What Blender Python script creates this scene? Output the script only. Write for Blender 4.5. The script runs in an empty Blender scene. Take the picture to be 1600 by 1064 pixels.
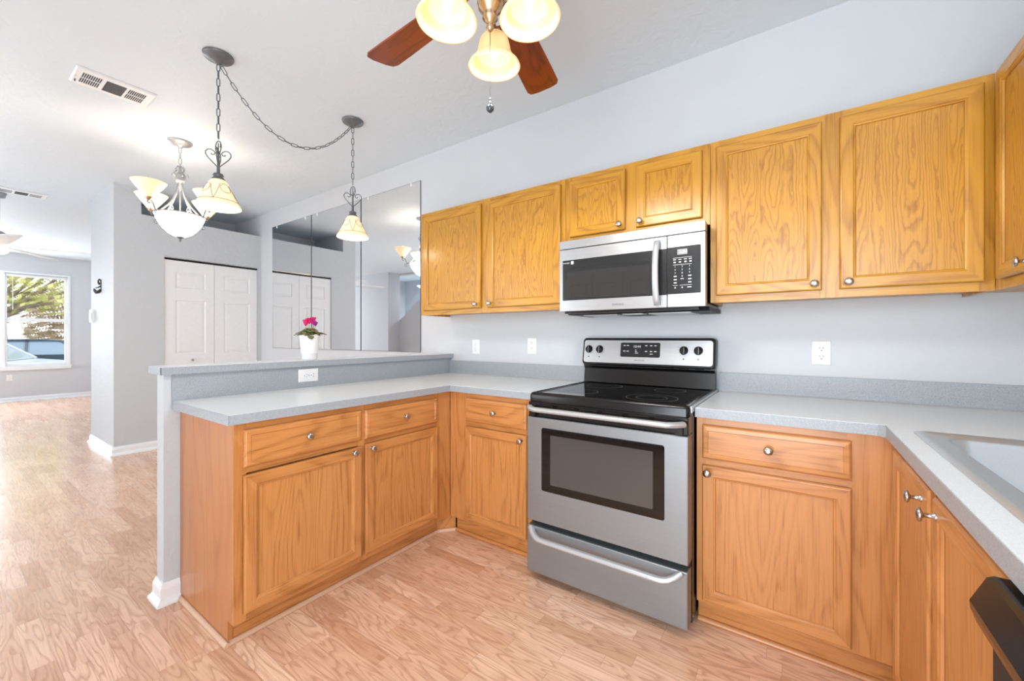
import bpy, bmesh, math, random
from mathutils import Vector, Matrix
random.seed(7)
S = bpy.context.scene
COL = S.collection
PI = math.pi

# ------------------------------------------------------------------ camera
cam = bpy.data.cameras.new('camera')
cam.sensor_width = 36.0
cam.lens = 638.5 / 1600 * 36
cam.shift_y = -(532 - 526.6) / 1600
cam.clip_start = 0.02
camo = bpy.data.objects.new('camera', cam)
camo.location = (1.114, -2.472, 1.207)
camo.rotation_euler = (PI / 2, 0, 0.610)
COL.objects.link(camo)
S.camera = camo

# ------------------------------------------------------------------ exposure
S.view_settings.view_transform = 'Standard'
S.view_settings.look = 'None'
S.view_settings.gamma = 1.0
S.view_settings.exposure = 0.38
S.cycles.max_bounces = 9
S.cycles.diffuse_bounces = 6
S.cycles.sample_clamp_indirect = 6.0

# ------------------------------------------------------------------ sky
W = bpy.data.worlds.new('sky')
S.world = W
W.use_nodes = True
bg = W.node_tree.nodes['Background']
bg.inputs[0].default_value = (0.95, 0.98, 1.0, 1)
bg.inputs[1].default_value = 2.6


def area_light(name, loc, size, power, direction, color=(0.93, 0.965, 1.0)):
    """daylight panel: the far living window, or fill added at unseen places"""
    l = bpy.data.lights.new(name, 'AREA')
    l.shape = 'RECTANGLE'
    l.size, l.size_y = size
    l.energy = power
    l.color = color
    o = bpy.data.objects.new(name, l)
    o.location = loc
    o.rotation_euler = Vector(direction).to_track_quat('-Z', 'Z').to_euler()
    COL.objects.link(o)
    return o


area_light('kitchen_fill_light', (1.12, -3.72, 1.25), (1.55, 2.2), 64, (-0.05, 1, 0.42), (0.82, 0.92, 1.0))  # added fill behind the camera; no slider is known there
area_light('dining_fill_light', (-3.6, -4.42, 1.3), (2.9, 2.2), 23, (0.1, 1, 0.1), (0.82, 0.92, 1.0))  # unseen fill light at an invented dining opening
area_light('living_window_daylight', (-11.15, -2.75, 1.5), (1.6, 1.7), 175, (1, 0, 0.1), (0.82, 0.92, 1.0))
area_light('living_side_fill_light', (-9.2, -4.12, 1.4), (1.5, 1.9), 16, (-1.0, 0.6, 0.1), (0.82, 0.92, 1.0))  # unseen side light, added to brighten the living room
area_light('stairwell_fill_light', (-6.6, -5.2, 2.5), (1.2, 0.4), 14, (0, 0.4, -1))  # fill added inside the stairwell, which has no window


# ------------------------------------------------------------------ materials
def lin(c):
    out = []
    for v in c:
        v = v / 255.0
        out.append(v / 12.92 if v <= 0.04045 else ((v + 0.055) / 1.055) ** 2.4)
    return (out[0], out[1], out[2], 1.0)


class G:
    def __init__(s, name):
        s.m = bpy.data.materials.new(name)
        s.m.use_nodes = True
        s.t = s.m.node_tree
        s.b = s.t.nodes['Principled BSDF']

    def put(s, sock, v):
        if isinstance(v, bpy.types.NodeSocket):
            s.t.links.new(v, sock)
        else:
            sock.default_value = v

    def n(s, typ, ins=None, **props):
        x = s.t.nodes.new(typ)
        for k, v in props.items():
            setattr(x, k, v)
        for k, v in (ins or {}).items():
            s.put(x.inputs[k], v)
        return x

    def math(s, op, a, b=0.0, c=0.0):
        return s.n('ShaderNodeMath', {0: a, 1: b, 2: c}, operation=op).outputs[0]

    def vmath(s, op, a, b=(0, 0, 0)):
        return s.n('ShaderNodeVectorMath', {0: a, 1: b}, operation=op).outputs[0]

    def mix(s, f, a, b, blend='MIX'):
        x = s.n('ShaderNodeMix', data_type='RGBA', blend_type=blend)
        s.put(x.inputs[0], f)
        s.put(x.inputs[6], a)
        s.put(x.inputs[7], b)
        return x.outputs[2]

    def ramp(s, f, stops):
        x = s.n('ShaderNodeValToRGB', {0: f})
        e = x.color_ramp.elements
        while len(e) < len(stops):
            e.new(0.5)
        for i, (p, c) in enumerate(stops):
            e[i].position = p
            e[i].color = (c, c, c, 1) if isinstance(c, (int, float)) else c
        return x.outputs[0]

    def noise(s, vec, scale=5.0, detail=2.0, rough=0.5, dist=0.0):
        return s.n('ShaderNodeTexNoise', {'Vector': vec, 'Scale': scale, 'Detail': detail, 'Roughness': rough, 'Distortion': dist}).outputs[0]

    def obj(s):
        return s.n('ShaderNodeTexCoord').outputs['Object']

    def bump(s, h, strength=0.2, dist=0.002):
        s.put(s.b.inputs['Normal'], s.n('ShaderNodeBump', {'Height': h, 'Strength': strength, 'Distance': dist}).outputs[0])

    def set(s, **kw):
        for k, v in kw.items():
            s.put(s.b.inputs[{'color': 'Base Color', 'rough': 'Roughness', 'metal': 'Metallic', 'coat': 'Coat Weight',
                              'coat_rough': 'Coat Roughness', 'spec': 'Specular IOR Level', 'trans': 'Transmission Weight',
                              'emit': 'Emission Color', 'power': 'Emission Strength', 'alpha': 'Alpha', 'ior': 'IOR',
                              'sss': 'Subsurface Weight', 'aniso': 'Anisotropic'}[k]], v)
        return s


def plain(name, rgb, rough=0.5, metal=0.0, noise=0.04, nscale=30, bump=0.0, **kw):
    g = G(name)
    v = g.noise(g.obj(), nscale, 3)
    c = lin(rgb)
    d = tuple(x * (1 - noise * 2) for x in c[:3]) + (1,)
    g.set(color=g.mix(v, d, c), rough=rough, metal=metal, **kw)
    if bump:
        g.bump(v, bump, 0.002)
    return g.m


def painted_wall(name, rgb, bump=0.25, scale=26):
    g = G(name)
    p = g.obj()
    a = g.noise(p, scale, 4, 0.55, 0.6)
    b = g.noise(p, scale * 0.16, 2)
    h = g.ramp(a, [(0.42, 0.0), (0.6, 1.0)])
    c = lin(rgb)
    g.set(color=g.mix(b, tuple(x * 0.97 for x in c[:3]) + (1,), c), rough=0.6, spec=0.3)
    g.bump(h, bump, 0.003)
    return g.m


def oak(name, axis, light, dark, deep, k=11.0, across=5.5, rough=0.33, contrast=1.0, squeeze=0.17, ragged=0.02):
    """flat sawn oak; axis = direction of the grain"""
    g = G(name)
    rnd = g.n('ShaderNodeObjectInfo').outputs['Random']
    off = g.n('ShaderNodeCombineXYZ', {0: g.math('MULTIPLY', rnd, 37.0), 1: g.math('MULTIPLY', rnd, 53.0), 2: g.math('MULTIPLY', rnd, 71.0)}).outputs[0]
    p = g.vmath('ADD', g.obj(), off)
    st = [1.0, 1.0, 1.0]
    st['xyz'.index(axis)] = squeeze
    q = g.vmath('MULTIPLY', p, tuple(st))
    n = g.noise(q, across, 1.5, 0.45, 0.25)
    wob = g.noise(g.vmath('MULTIPLY', p, tuple(1.0 if s_ == 1.0 else 0.35 for s_ in st)), 42, 2)
    n = g.math('ADD', n, g.math('MULTIPLY', wob, ragged))
    ring = g.math('FRACT', g.math('MULTIPLY', n, k))
    line = g.ramp(ring, [(0.0, 0.15), (0.42, 0.0), (0.66, 0.5), (0.84, 1.0), (0.97, 0.55), (1.0, 0.15)])
    fs = [150.0, 150.0, 150.0]
    fs['xyz'.index(axis)] = 4.0
    pores = g.noise(g.vmath('MULTIPLY', p, tuple(fs)), 1.0, 2.0, 0.6)
    pores = g.ramp(pores, [(0.36, 1.0), (0.52, 0.0)])
    big = g.noise(q, 2.2, 2)
    c = g.mix(g.math('MULTIPLY', line, 0.60 * contrast), lin(light), lin(dark))
    c = g.mix(g.math('MULTIPLY', pores, g.math('MULTIPLY_ADD', line, 0.34, 0.16)), c, lin(deep))
    c = g.mix(g.math('MULTIPLY', big, 0.35), c, lin(dark))
    g.set(color=c, rough=rough, coat=0.25, coat_rough=0.22)
    g.bump(g.math('SUBTRACT', 1.0, g.math('MULTIPLY', pores, 0.7)), 0.12, 0.0006)
    return g.m


def laminate_floor():
    g = G('oak laminate planks')
    sep = g.n('ShaderNodeSeparateXYZ', {0: g.obj()})
    x, y = sep.outputs[0], sep.outputs[1]
    yw = g.math('DIVIDE', y, 0.0665)
    row = g.math('FLOOR', yw)
    r1 = g.n('ShaderNodeTexWhiteNoise', {'W': row}, noise_dimensions='1D').outputs['Value']
    xs = g.math('ADD', g.math('DIVIDE', x, 0.40), g.math('MULTIPLY', r1, 9.7))
    col = g.math('FLOOR', xs)
    wn = g.n('ShaderNodeTexWhiteNoise', {'Vector': g.n('ShaderNodeCombineXYZ', {0: row, 1: col, 2: 0.0}).outputs[0]}, noise_dimensions='3D')
    idv = wn.outputs['Value']
    id2 = g.n('ShaderNodeSeparateColor', {0: wn.outputs['Color']}).outputs[1]
    gx = g.math('ADD', g.math('MULTIPLY', x, 0.13), g.math('MULTIPLY', idv, 41.0))
    gy = g.math('ADD', g.math('MULTIPLY', y, 1.0), g.math('MULTIPLY', id2, 29.0))
    gv = g.n('ShaderNodeCombineXYZ', {0: gx, 1: gy, 2: 0.0}).outputs[0]
    n = g.noise(gv, 12.0, 2.0, 0.5, 0.25)
    ring = g.math('FRACT', g.math('MULTIPLY', n, 13.0))
    line = g.ramp(ring, [(0.0, 0.1), (0.4, 0.0), (0.68, 0.45), (0.86, 1.0), (0.97, 0.5), (1.0, 0.1)])
    pv = g.n('ShaderNodeCombineXYZ', {0: g.math('MULTIPLY', gx, 30.0), 1: g.math('MULTIPLY', gy, 210.0), 2: 0.0}).outputs[0]
    pores = g.ramp(g.noise(pv, 1.0, 2.0, 0.6), [(0.38, 1.0), (0.55, 0.0)])
    base = g.mix(idv, lin((244, 206, 178)), lin((224, 180, 148)))
    base = g.mix(g.math('MULTIPLY', g.math('GREATER_THAN', id2, 0.72), 0.45), base, lin((196, 146, 112)))
    c = g.mix(g.math('MULTIPLY', line, 0.5), base, lin((164, 110, 78)))
    c = g.mix(g.math('MULTIPLY', pores, 0.34), c, lin((160, 108, 76)))
    fy = g.math('FRACT', yw)
    ey = g.math('MINIMUM', fy, g.math('SUBTRACT', 1.0, fy))
    fx = g.math('FRACT', xs)
    ex = g.math('MINIMUM', fx, g.math('SUBTRACT', 1.0, fx))
    seam = g.math('MAXIMUM', g.math('LESS_THAN', ey, 0.011), g.math('LESS_THAN', ex, 0.0022))
    c = g.mix(g.math('MULTIPLY', seam, 0.35), c, lin((120, 76, 52)))
    g.set(color=c, rough=g.math('MULTIPLY_ADD', pores, 0.06, 0.24), spec=0.5, coat=0.25, coat_rough=0.15)
    g.bump(g.math('SUBTRACT', 1.0, g.math('MULTIPLY', seam, 1.0)), 0.15, 0.0006)
    return g.m


def speckle(name, base, dots, rough=0.3):
    g = G(name)
    p = g.obj()
    a = g.ramp(g.noise(p, 420, 2, 0.7), [(0.40, 0.0), (0.62, 1.0)])
    b = g.ramp(g.noise(p, 160, 2), [(0.4, 0.0), (0.7, 1.0)])
    c = g.mix(a, lin(dots), lin(base))
    c = g.mix(g.math('MULTIPLY', b, 0.3), c, lin(tuple(min(255, v + 14) for v in base)))
    g.set(color=c, rough=rough, spec=0.5)
    return g.m


def brushed(name, rgb, rough=0.3, axis='x', amt=0.12, metal=1.0):
    g = G(name)
    sc = [260.0, 260.0, 260.0]
    sc['xyz'.index(axis)] = 3.0
    v = g.noise(g.vmath('MULTIPLY', g.obj(), tuple(sc)), 1.0, 2)
    c = lin(rgb)
    g.set(color=g.mix(v, tuple(x * (1 - amt) for x in c[:3]) + (1,), c), metal=metal, rough=g.math('MULTIPLY_ADD', v, 0.08, rough - 0.04))
    return g.m


def glow(name, rgb, power, rough=0.4, base=(250, 240, 220)):
    g = G(name)
    v = g.noise(g.obj(), 18, 3)
    c = lin(rgb)
    g.set(color=lin(base), rough=rough, emit=g.mix(v, tuple(x * 0.88 for x in c[:3]) + (1,), c), power=power)
    return g.m


UL, UD, UP = (205, 148, 44), (160, 101, 20), (128, 76, 14)  # wall cabinets: warm light from above put into the oak colour
LL, LD, LP = (206, 142, 82), (168, 104, 48), (126, 74, 30)
OU = {a: oak('golden-lit oak ' + a, a, UL, UD, UP) for a in 'xyz'}
OL = {a: oak('warm oak ' + a, a, LL, LD, LP, contrast=0.8) for a in 'xyz'}
OUP = oak('golden-lit oak panel', 'z', UL, UD, UP, k=30.0, across=8.5, contrast=1.15, squeeze=.12, ragged=.05)
OLP = oak('warm oak panel', 'z', LL, LD, LP, k=16.0, across=6.0, contrast=0.6, squeeze=.11, ragged=.03)
OEND = oak('oak end panel', 'z', (194, 128, 76), (162, 98, 52), (130, 76, 38), k=8.0, across=4.0, contrast=0.5)
M = {}
M['wall'] = painted_wall('cool white wall paint', (205, 208, 212), 0.10)
M['ceiling'] = painted_wall('skip trowel ceiling', (220, 230, 237), 0.3, 9)
M['column'] = painted_wall('knockdown wall texture', (200, 204, 208), 0.4, 18)
M['trim'] = plain('white trim paint', (240, 242, 244), 0.35)
M['door'] = plain('white door paint', (236, 237, 238), 0.4)
M['floor'] = laminate_floor()
M['lam'] = speckle('lit grey laminate', (226, 231, 234), (215, 220, 224), 0.25)  # counter tops: their bright reflection is put into the laminate colour
M['lamedge'] = speckle('shaded grey laminate', (168, 173, 178), (144, 150, 156), 0.4)  # same laminate, dimmer light on edges and splashes put into its colour
M['steel'] = brushed('brushed stainless', (206, 207, 208), 0.30, metal=0.85)
M['handle'] = brushed('satin handle steel', (198, 200, 202), 0.36, metal=0.55)
M['rsteel'] = brushed('range stainless', (156, 161, 165), 0.42, metal=0.75)
M['sink'] = brushed('sink stainless', (205, 210, 214), 0.30, 'y', metal=0.6)
M['nickel'] = brushed('satin nickel', (196, 190, 182), 0.25, 'z')
M['chrome'] = plain('bright steel', (205, 205, 205), 0.15, 1.0)
M['black'] = plain('black enamel', (14, 14, 15), 0.22)
M['blackmatte'] = plain('black plastic', (24, 24, 25), 0.5)
M['blackdeep'] = plain('dark recess', (6, 6, 6), 0.7)
M['bglass'] = plain('black ceramic glass', (9, 9, 10), 0.05, 0, 0.02, spec=0.6)
M['winglass'] = plain('smoked oven glass', (66, 67, 68), 0.12, 0.0, 0.03, ior=2.0, alpha=0.85)
M['mwglass'] = plain('smoked microwave glass', (30, 31, 32), 0.02, 0, 0.02, ior=2.0)
M['mwframe'] = plain('gloss black panel', (38, 38, 39), 0.22, 0, 0.03)
M['ring'] = plain('burner ring print', (120, 120, 122), 0.4)
M['print'] = plain('white print', (214, 214, 214), 0.5, emit=lin((214, 214, 214)), power=0.25)
M['dimprint'] = plain('dark print', (96, 96, 98), 0.5)
M['lcd'] = plain('grey display', (150, 152, 150), 0.4)
M['digit'] = glow('lit digits', (235, 240, 235), 1.0)
M['plate'] = plain('white plastic', (238, 239, 241), 0.35)
M['slot'] = plain('outlet slot', (25, 25, 25), 0.6)
M['iron'] = plain('pewter iron', (116, 118, 121), 0.45, 0.35, 0.12, 60)
M['siron'] = plain('silver grey iron', (176, 177, 180), 0.4, 0.5, 0.12, 60)
M['amber'] = glow('alabaster lamp glass', (255, 216, 156), 0.48, base=(250, 228, 194))
M['bowl'] = glow('white alabaster bowl', (255, 248, 238), 0.75)
M['lampbowl'] = glow('glowing alabaster bowl', (255, 248, 238), 9.5)
M['fanshade'] = glow('cream lamp glass', (255, 204, 116), 0.30, base=(244, 222, 176))
M['bulb'] = glow('lit bulb', (255, 240, 214), 2.4)
M['inner'] = glow('lit inner glass', (255, 220, 160), 0.32, base=(240, 226, 196))
M['gold'] = plain('champagne metal', (206, 176, 142), 0.25, 0.9, 0.08)
M['cherry'] = oak('cherry fan blade', 'x', (150, 62, 22), (100, 38, 12), (80, 28, 8), k=9, across=9, rough=0.3)
M['crystal'] = plain('smoky crystal', (70, 72, 76), 0.08, 0.4)
M['whitefan'] = plain('white fan finish', (244, 245, 247), 0.3)
M['blackiron'] = plain('dark bronze', (60, 58, 58), 0.5, 0.4)
M['pot'] = plain('white ceramic', (240, 240, 240), 0.25)
M['soil'] = plain('potting soil', (60, 42, 30), 0.9)
M['mirror'] = plain('mirror silvering', (238, 240, 242), 0.0, 1.0, 0.0)
M['mirroredge'] = plain('dark mirror edge', (90, 92, 94), 0.3, 0.5)
M['grille'] = plain('vent shadow gap', (70, 72, 76), 0.8)


def leafy(name, a, b, scale=60, rough=0.6):
    g = G(name)
    v = g.ramp(g.noise(g.obj(), scale, 3), [(0.35, 0.0), (0.65, 1.0)])
    g.set(color=g.mix(v, lin(a), lin(b)), rough=rough)
    return g.m


M['leaf'] = leafy('marbled cyclamen leaf', (44, 66, 34), (134, 132, 70), 90)
M['petal'] = leafy('magenta petal', (206, 20, 104), (226, 34, 110), 60)
M['petal2'] = leafy('purple petal', (150, 30, 130), (176, 44, 150), 60)
M['stem'] = leafy('pale stem', (170, 190, 150), (150, 120, 90))
M['tree'] = leafy('oak tree foliage', (150, 150, 84), (196, 196, 130), 3)
M['moss'] = leafy('grey brown moss', (150, 132, 116), (186, 170, 152), 3)
M['hedge'] = leafy('hedge leaves', (104, 130, 66), (176, 190, 120), 12)
M['bark'] = leafy('bark', (106, 92, 84), (130, 116, 106), 5)
M['lawn'] = leafy('grass lawn', (140, 150, 100), (165, 170, 125), 8)
M['asphalt'] = plain('asphalt', (150, 150, 152), 0.9)
M['carA'] = plain('pale blue car paint', (170, 180, 190), 0.2, 0.2)
M['carB'] = plain('dark green car paint', (58, 70, 78), 0.2, 0.2)
M['carglass'] = plain('car glass', (112, 132, 150), 0.1, 0.1)
M['tyre'] = plain('tyre rubber', (35, 35, 36), 0.8)
M['siding'] = plain('white siding', (226, 230, 236), 0.7)
M['roof'] = plain('grey shingles', (120, 118, 118), 0.9)
gl = G('window glass')
gl.set(color=(1, 1, 1, 1), rough=0.0, trans=1.0, ior=1.05, alpha=0.25)
M['glass'] = gl.m


# ------------------------------------------------------------------ geometry helpers
def ident(u, v, w):
    return Vector((u, v, w))


def facing_front(y0):          # cabinet faces the room (-y): u = x, v = z, w = outwards
    return lambda u, v, w: Vector((u, y0 - w, v))


def facing_right(x0):          # faces +x: u = y
    return lambda u, v, w: Vector((x0 + w, u, v))


def facing_left(x0):           # faces -x: u = y
    return lambda u, v, w: Vector((x0 - w, u, v))


class MB:
    def __init__(s):
        s.v, s.f, s.m, s.sm = [], [], [], []

    def add(s, vs, fs, m=0, smooth=False):
        b = len(s.v)
        s.v += [Vector(v) for v in vs]
        for f in fs:
            s.f.append(tuple(b + i for i in f))
            s.m.append(m)
            s.sm.append(smooth)
        return s

    def box(s, x0, x1, y0, y1, z0, z1, m=0, F=ident):
        vs = [F(x, y, z) for z in (z0, z1) for y in (y0, y1) for x in (x0, x1)]
        return s.add(vs, [(0, 2, 3, 1), (4, 5, 7, 6), (0, 1, 5, 4), (2, 6, 7, 3), (0, 4, 6, 2), (1, 3, 7, 5)], m)

    def loft(s, loops, m=0, smooth=True, cap=(True, True), closed=True, ring=False):
        n = len(loops[0])
        vs = [p for l in loops for p in l]
        fs = []
        L = len(loops)
        for i in range(L if ring else L - 1):
            j = (i + 1) % L
            for k in range(n if closed else n - 1):
                k2 = (k + 1) % n
                fs.append((i * n + k, i * n + k2, j * n + k2, j * n + k))
        s.add(vs, fs, m, smooth)
        if not ring and closed:
            if cap[0]:
                s.add(loops[0], [tuple(range(n))[::-1]], m)
            if cap[1]:
                s.add(loops[-1], [tuple(range(n))], m)
        return s

    def lathe(s, prof, F=ident, c=(0, 0, 0), n=28, m=0, smooth=True, cap=(True, True)):
        loops = []
        for r, h in prof:
            r = max(r, 1e-5)
            loops.append([F(c[0] + r * math.cos(2 * PI * k / n), c[1] + r * math.sin(2 * PI * k / n), c[2] + h) for k in range(n)])
        return s.loft(loops, m, smooth, cap)

    def tube(s, pts, r, n=8, m=0, closed=False, flat=None):
        pts = [Vector(p) for p in pts]
        L = len(pts)
        loops = []
        prev = None
        for i, p in enumerate(pts):
            a = pts[(i - 1) % L] if closed else pts[max(i - 1, 0)]
            b = pts[(i + 1) % L] if closed else pts[min(i + 1, L - 1)]
            t = (b - a)
            t = t.normalized() if t.length > 1e-9 else Vector((0, 0, 1))
            if prev is None:
                up = Vector((0, 0, 1)) if abs(t.z) < 0.9 else Vector((1, 0, 0))
                e1 = (up - t * up.dot(t)).normalized()
            else:
                e1 = (prev - t * prev.dot(t)).normalized()
            prev = e1
            e2 = t.cross(e1)
            rr = r[i] if isinstance(r, (list, tuple)) else r
            f = flat or 1.0
            loops.append([p + e1 * (rr * math.cos(2 * PI * k / n)) + e2 * (rr * f * math.sin(2 * PI * k / n)) for k in range(n)])
        return s.loft(loops, m, True, ring=closed)

    def prism(s, poly, h0, h1, F=ident, m=0):
        """poly in (u,v), extruded along w"""
        a = [F(u, v, h0) for u, v in poly]
        b = [F(u, v, h1) for u, v in poly]
        return s.loft([a, b], m, False)

    def nested(s, F, rects, ma=0, mb=0, cap=True, smooth=False):
        """rects: (u0,u1,v0,v1,w) loops lofted one into the next; ma = left/right sides, mb = top/bottom sides"""
        L = [[F(u0, v0, w), F(u1, v0, w), F(u1, v1, w), F(u0, v1, w)] for u0, u1, v0, v1, w in rects]
        for a, b in zip(L, L[1:]):
            for k in range(4):
                k2 = (k + 1) % 4
                s.add([a[k], a[k2], b[k2], b[k]], [(0, 1, 2, 3)], mb if k in (0, 2) else ma, smooth)
        if cap:
            s.add(L[-1], [(0, 1, 2, 3)], ma)
        return s

    def sphere(s, c, r, n=16, m=0, sc=(1, 1, 1)):
        loops = []
        for i in range(n // 2 + 1):
            a = PI * i / (n // 2)
            rr = max(math.sin(a), 1e-3)
            loops.append([Vector((c[0] + r * sc[0] * rr * math.cos(2 * PI * k / n), c[1] + r * sc[1] * rr * math.sin(2 * PI * k / n), c[2] - r * sc[2] * math.cos(a))) for k in range(n)])
        return s.loft(loops, m, True)


ORG = {}


def fix(me):
    bm = bmesh.new()
    bm.from_mesh(me)
    bmesh.ops.recalc_face_normals(bm, faces=bm.faces)
    bm.to_mesh(me)
    bm.free()


def build(name, mb, mats, parent=None, origin=None, bevel=None, seg=2, weld=False):
    """one mesh object; coordinates of mb are those of the thing's own frame shifted by its origin"""
    if not isinstance(mats, (list, tuple)):
        mats = [mats]
    if parent is not None:
        org = ORG[parent.name]
    else:
        org = Vector(origin or (0, 0, 0))
    me = bpy.data.meshes.new(name)
    me.from_pydata([tuple(v - org) for v in mb.v], [], mb.f)
    for mm in mats:
        me.materials.append(mm)
    me.polygons.foreach_set('material_index', mb.m)
    me.polygons.foreach_set('use_smooth', mb.sm)
    bm = bmesh.new()
    bm.from_mesh(me)
    bmesh.ops.remove_doubles(bm, verts=bm.verts, dist=1e-6) if weld else None
    bmesh.ops.recalc_face_normals(bm, faces=bm.faces)
    bm.to_mesh(me)
    bm.free()
    o = bpy.data.objects.new(name, me)
    COL.objects.link(o)
    ORG[o.name] = org
    if parent is not None:
        o.parent = parent
    else:
        o.location = org
    if bevel:
        b = o.modifiers.new('bevel', 'BEVEL')
        b.width = bevel
        b.segments = seg
        b.limit_method = 'ANGLE'
        b.angle_limit = math.radians(40)
    return o


def tag(o, label, cat, group=None):
    o['label'] = label
    o['category'] = cat
    if group:
        o['group'] = group
    return o


def thing(name, label, cat, loc=(0, 0, 0), group=None):
    o = bpy.data.objects.new(name, None)
    COL.objects.link(o)
    o.location = loc
    o.empty_display_size = 0.05
    ORG[o.name] = Vector(loc)
    return tag(o, label, cat, group)


def struct(name, mb, mats, bevel=None, parent=None):
    o = build(name, mb, mats, parent, bevel=bevel)
    if parent is None:
        o['kind'] = 'structure'
    return o


def copy_tree(o, loc, rotz=None, label=None, parent=None):
    c = o.copy()
    COL.objects.link(c)
    ORG[c.name] = ORG.get(o.name, Vector((0, 0, 0)))
    if parent is not None:
        c.parent = parent
    else:
        c.location = loc
        if rotz is not None:
            c.rotation_euler = (0, 0, rotz)
        if label:
            c['label'] = label
    for ch in list(o.children):
        copy_tree(ch, None, None, None, c)
    return c


def text(name, body, size, pos, parent, mat, rot=(PI / 2, 0, 0), align='CENTER', ext=0.0002):
    cu = bpy.data.curves.new(name, 'FONT')
    cu.body = body
    cu.size = size
    cu.align_x = align
    cu.align_y = 'CENTER'
    cu.extrude = ext
    cu.materials.append(mat)
    tmp = bpy.data.objects.new('tmp', cu)
    COL.objects.link(tmp)
    me = bpy.data.meshes.new_from_object(tmp.evaluated_get(bpy.context.evaluated_depsgraph_get()))
    bpy.data.objects.remove(tmp)
    o = bpy.data.objects.new(name, me)
    COL.objects.link(o)
    o.parent = parent
    o.location = Vector(pos) - ORG[parent.name]
    o.rotation_euler = rot
    return o


def rrect(u0, u1, v0, v1, r, n=5):
    out = []
    for cx, cy, a0 in ((u1 - r, v1 - r, 0), (u0 + r, v1 - r, 90), (u0 + r, v0 + r, 180), (u1 - r, v0 + r, 270)):
        for k in range(n + 1):
            a = math.radians(a0 + 90 * k / n)
            out.append((cx + r * math.cos(a), cy + r * math.sin(a)))
    return out


# ------------------------------------------------------------------ the room
CZ = 2.78
struct('floor', MB().box(-11.0, 2.1, -4.4, 0.1, -0.06, 0.0), M['floor'])
struct('ceiling', MB().box(-11.1, 2.1, -5.4, 0.12, CZ, CZ + 0.1), M['ceiling'])
struct('wall_back', MB().box(-11.0, 2.1, 0.0, 0.12, 0, CZ), M['wall'])
struct('wall_right', MB().box(2.0, 2.12, -3.6, 0.0, 0, CZ), M['wall'])
# far living room wall with its window opening
wy0, wy1, wz0, wz1 = -3.30, -0.86, 0.66, 2.40
m = MB()
m.box(-11.0, -10.87, wy1, 0.0, 0, CZ).box(-11.0, -10.87, -3.95, wy0, 0, CZ)
m.box(-11.0, -10.87, wy0, wy1, 0, wz0).box(-11.0, -10.87, wy0, wy1, wz1, CZ)
struct('wall_left', m, M['wall'])
# front walls behind the camera; their window openings are added for light
m = MB()
m.box(-1.82, 0.33, -3.72, -3.6, 0, CZ).box(1.90, 2.12, -3.72, -3.6, 0, CZ).box(0.33, 1.90, -3.72, -3.6, 2.35, CZ)
m.box(-1.82, -1.70, -4.3, -3.72, 0, CZ)
struct('wall_front_kitchen', m, M['wall'])
m = MB()
m.box(-2.15, -1.70, -4.42, -4.3, 0, CZ).box(-6.0, -5.05, -4.42, -4.3, 0, CZ).box(-5.05, -2.15, -4.42, -4.3, 2.4, CZ)
ff = lambda u, v, w: Vector((u, -4.3 - w, v))
m.prism([(-7.6, 0), (-6.0, 0), (-6.0, 2.34), (-7.294, 1.428), (-7.6, 1.428)], 0, 0.12, ff)
m.box(-7.6, -7.294, -4.42, -4.3, 1.428, CZ).box(-7.294, -6.0, -4.42, -4.3, 2.743, CZ)
struct('wall_front_dining', m, M['wall'])
m = MB()
m.box(-10.05, -8.45, -4.07, -3.95, 2.35, CZ).box(-8.45, -7.03, -4.07, -3.95, 0, CZ).box(-11.0, -10.05, -4.07, -3.95, 0, CZ)
m.box(-10.05, -8.45, -4.07, -3.95, 0, 0.45)
m.box(-7.15, -7.03, -4.3, -4.07, 0, CZ)
struct('wall_front_living', m, M['wall'])
struct('wall_stairwell', MB().box(-8.0, -5.0, -5.4, -5.3, 0, CZ).box(-8.1, -8.0, -5.4, -4.42, 0, CZ).box(-5.0, -4.9, -5.4, -4.42, 0, CZ), M['wall'])

# closet block with the plant ledge
m = MB()
m.box(-5.56, -4.57, -1.39, -1.177, 0, CZ)
m.box(-4.67, -4.57, -1.177, -0.985, 0, 2.505).box(-4.67, -4.57, -0.042, 0.0, 0, 2.505).box(-4.67, -4.57, -0.985, -0.042, 2.085, 2.505)
m.box(-5.35, -4.67, -1.177, 0.0, 2.42, 2.505)
m.box(-5.56, -5.35, -1.177, 0.0, 0, CZ)
struct('wall_closet', m, M['column'])

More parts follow.
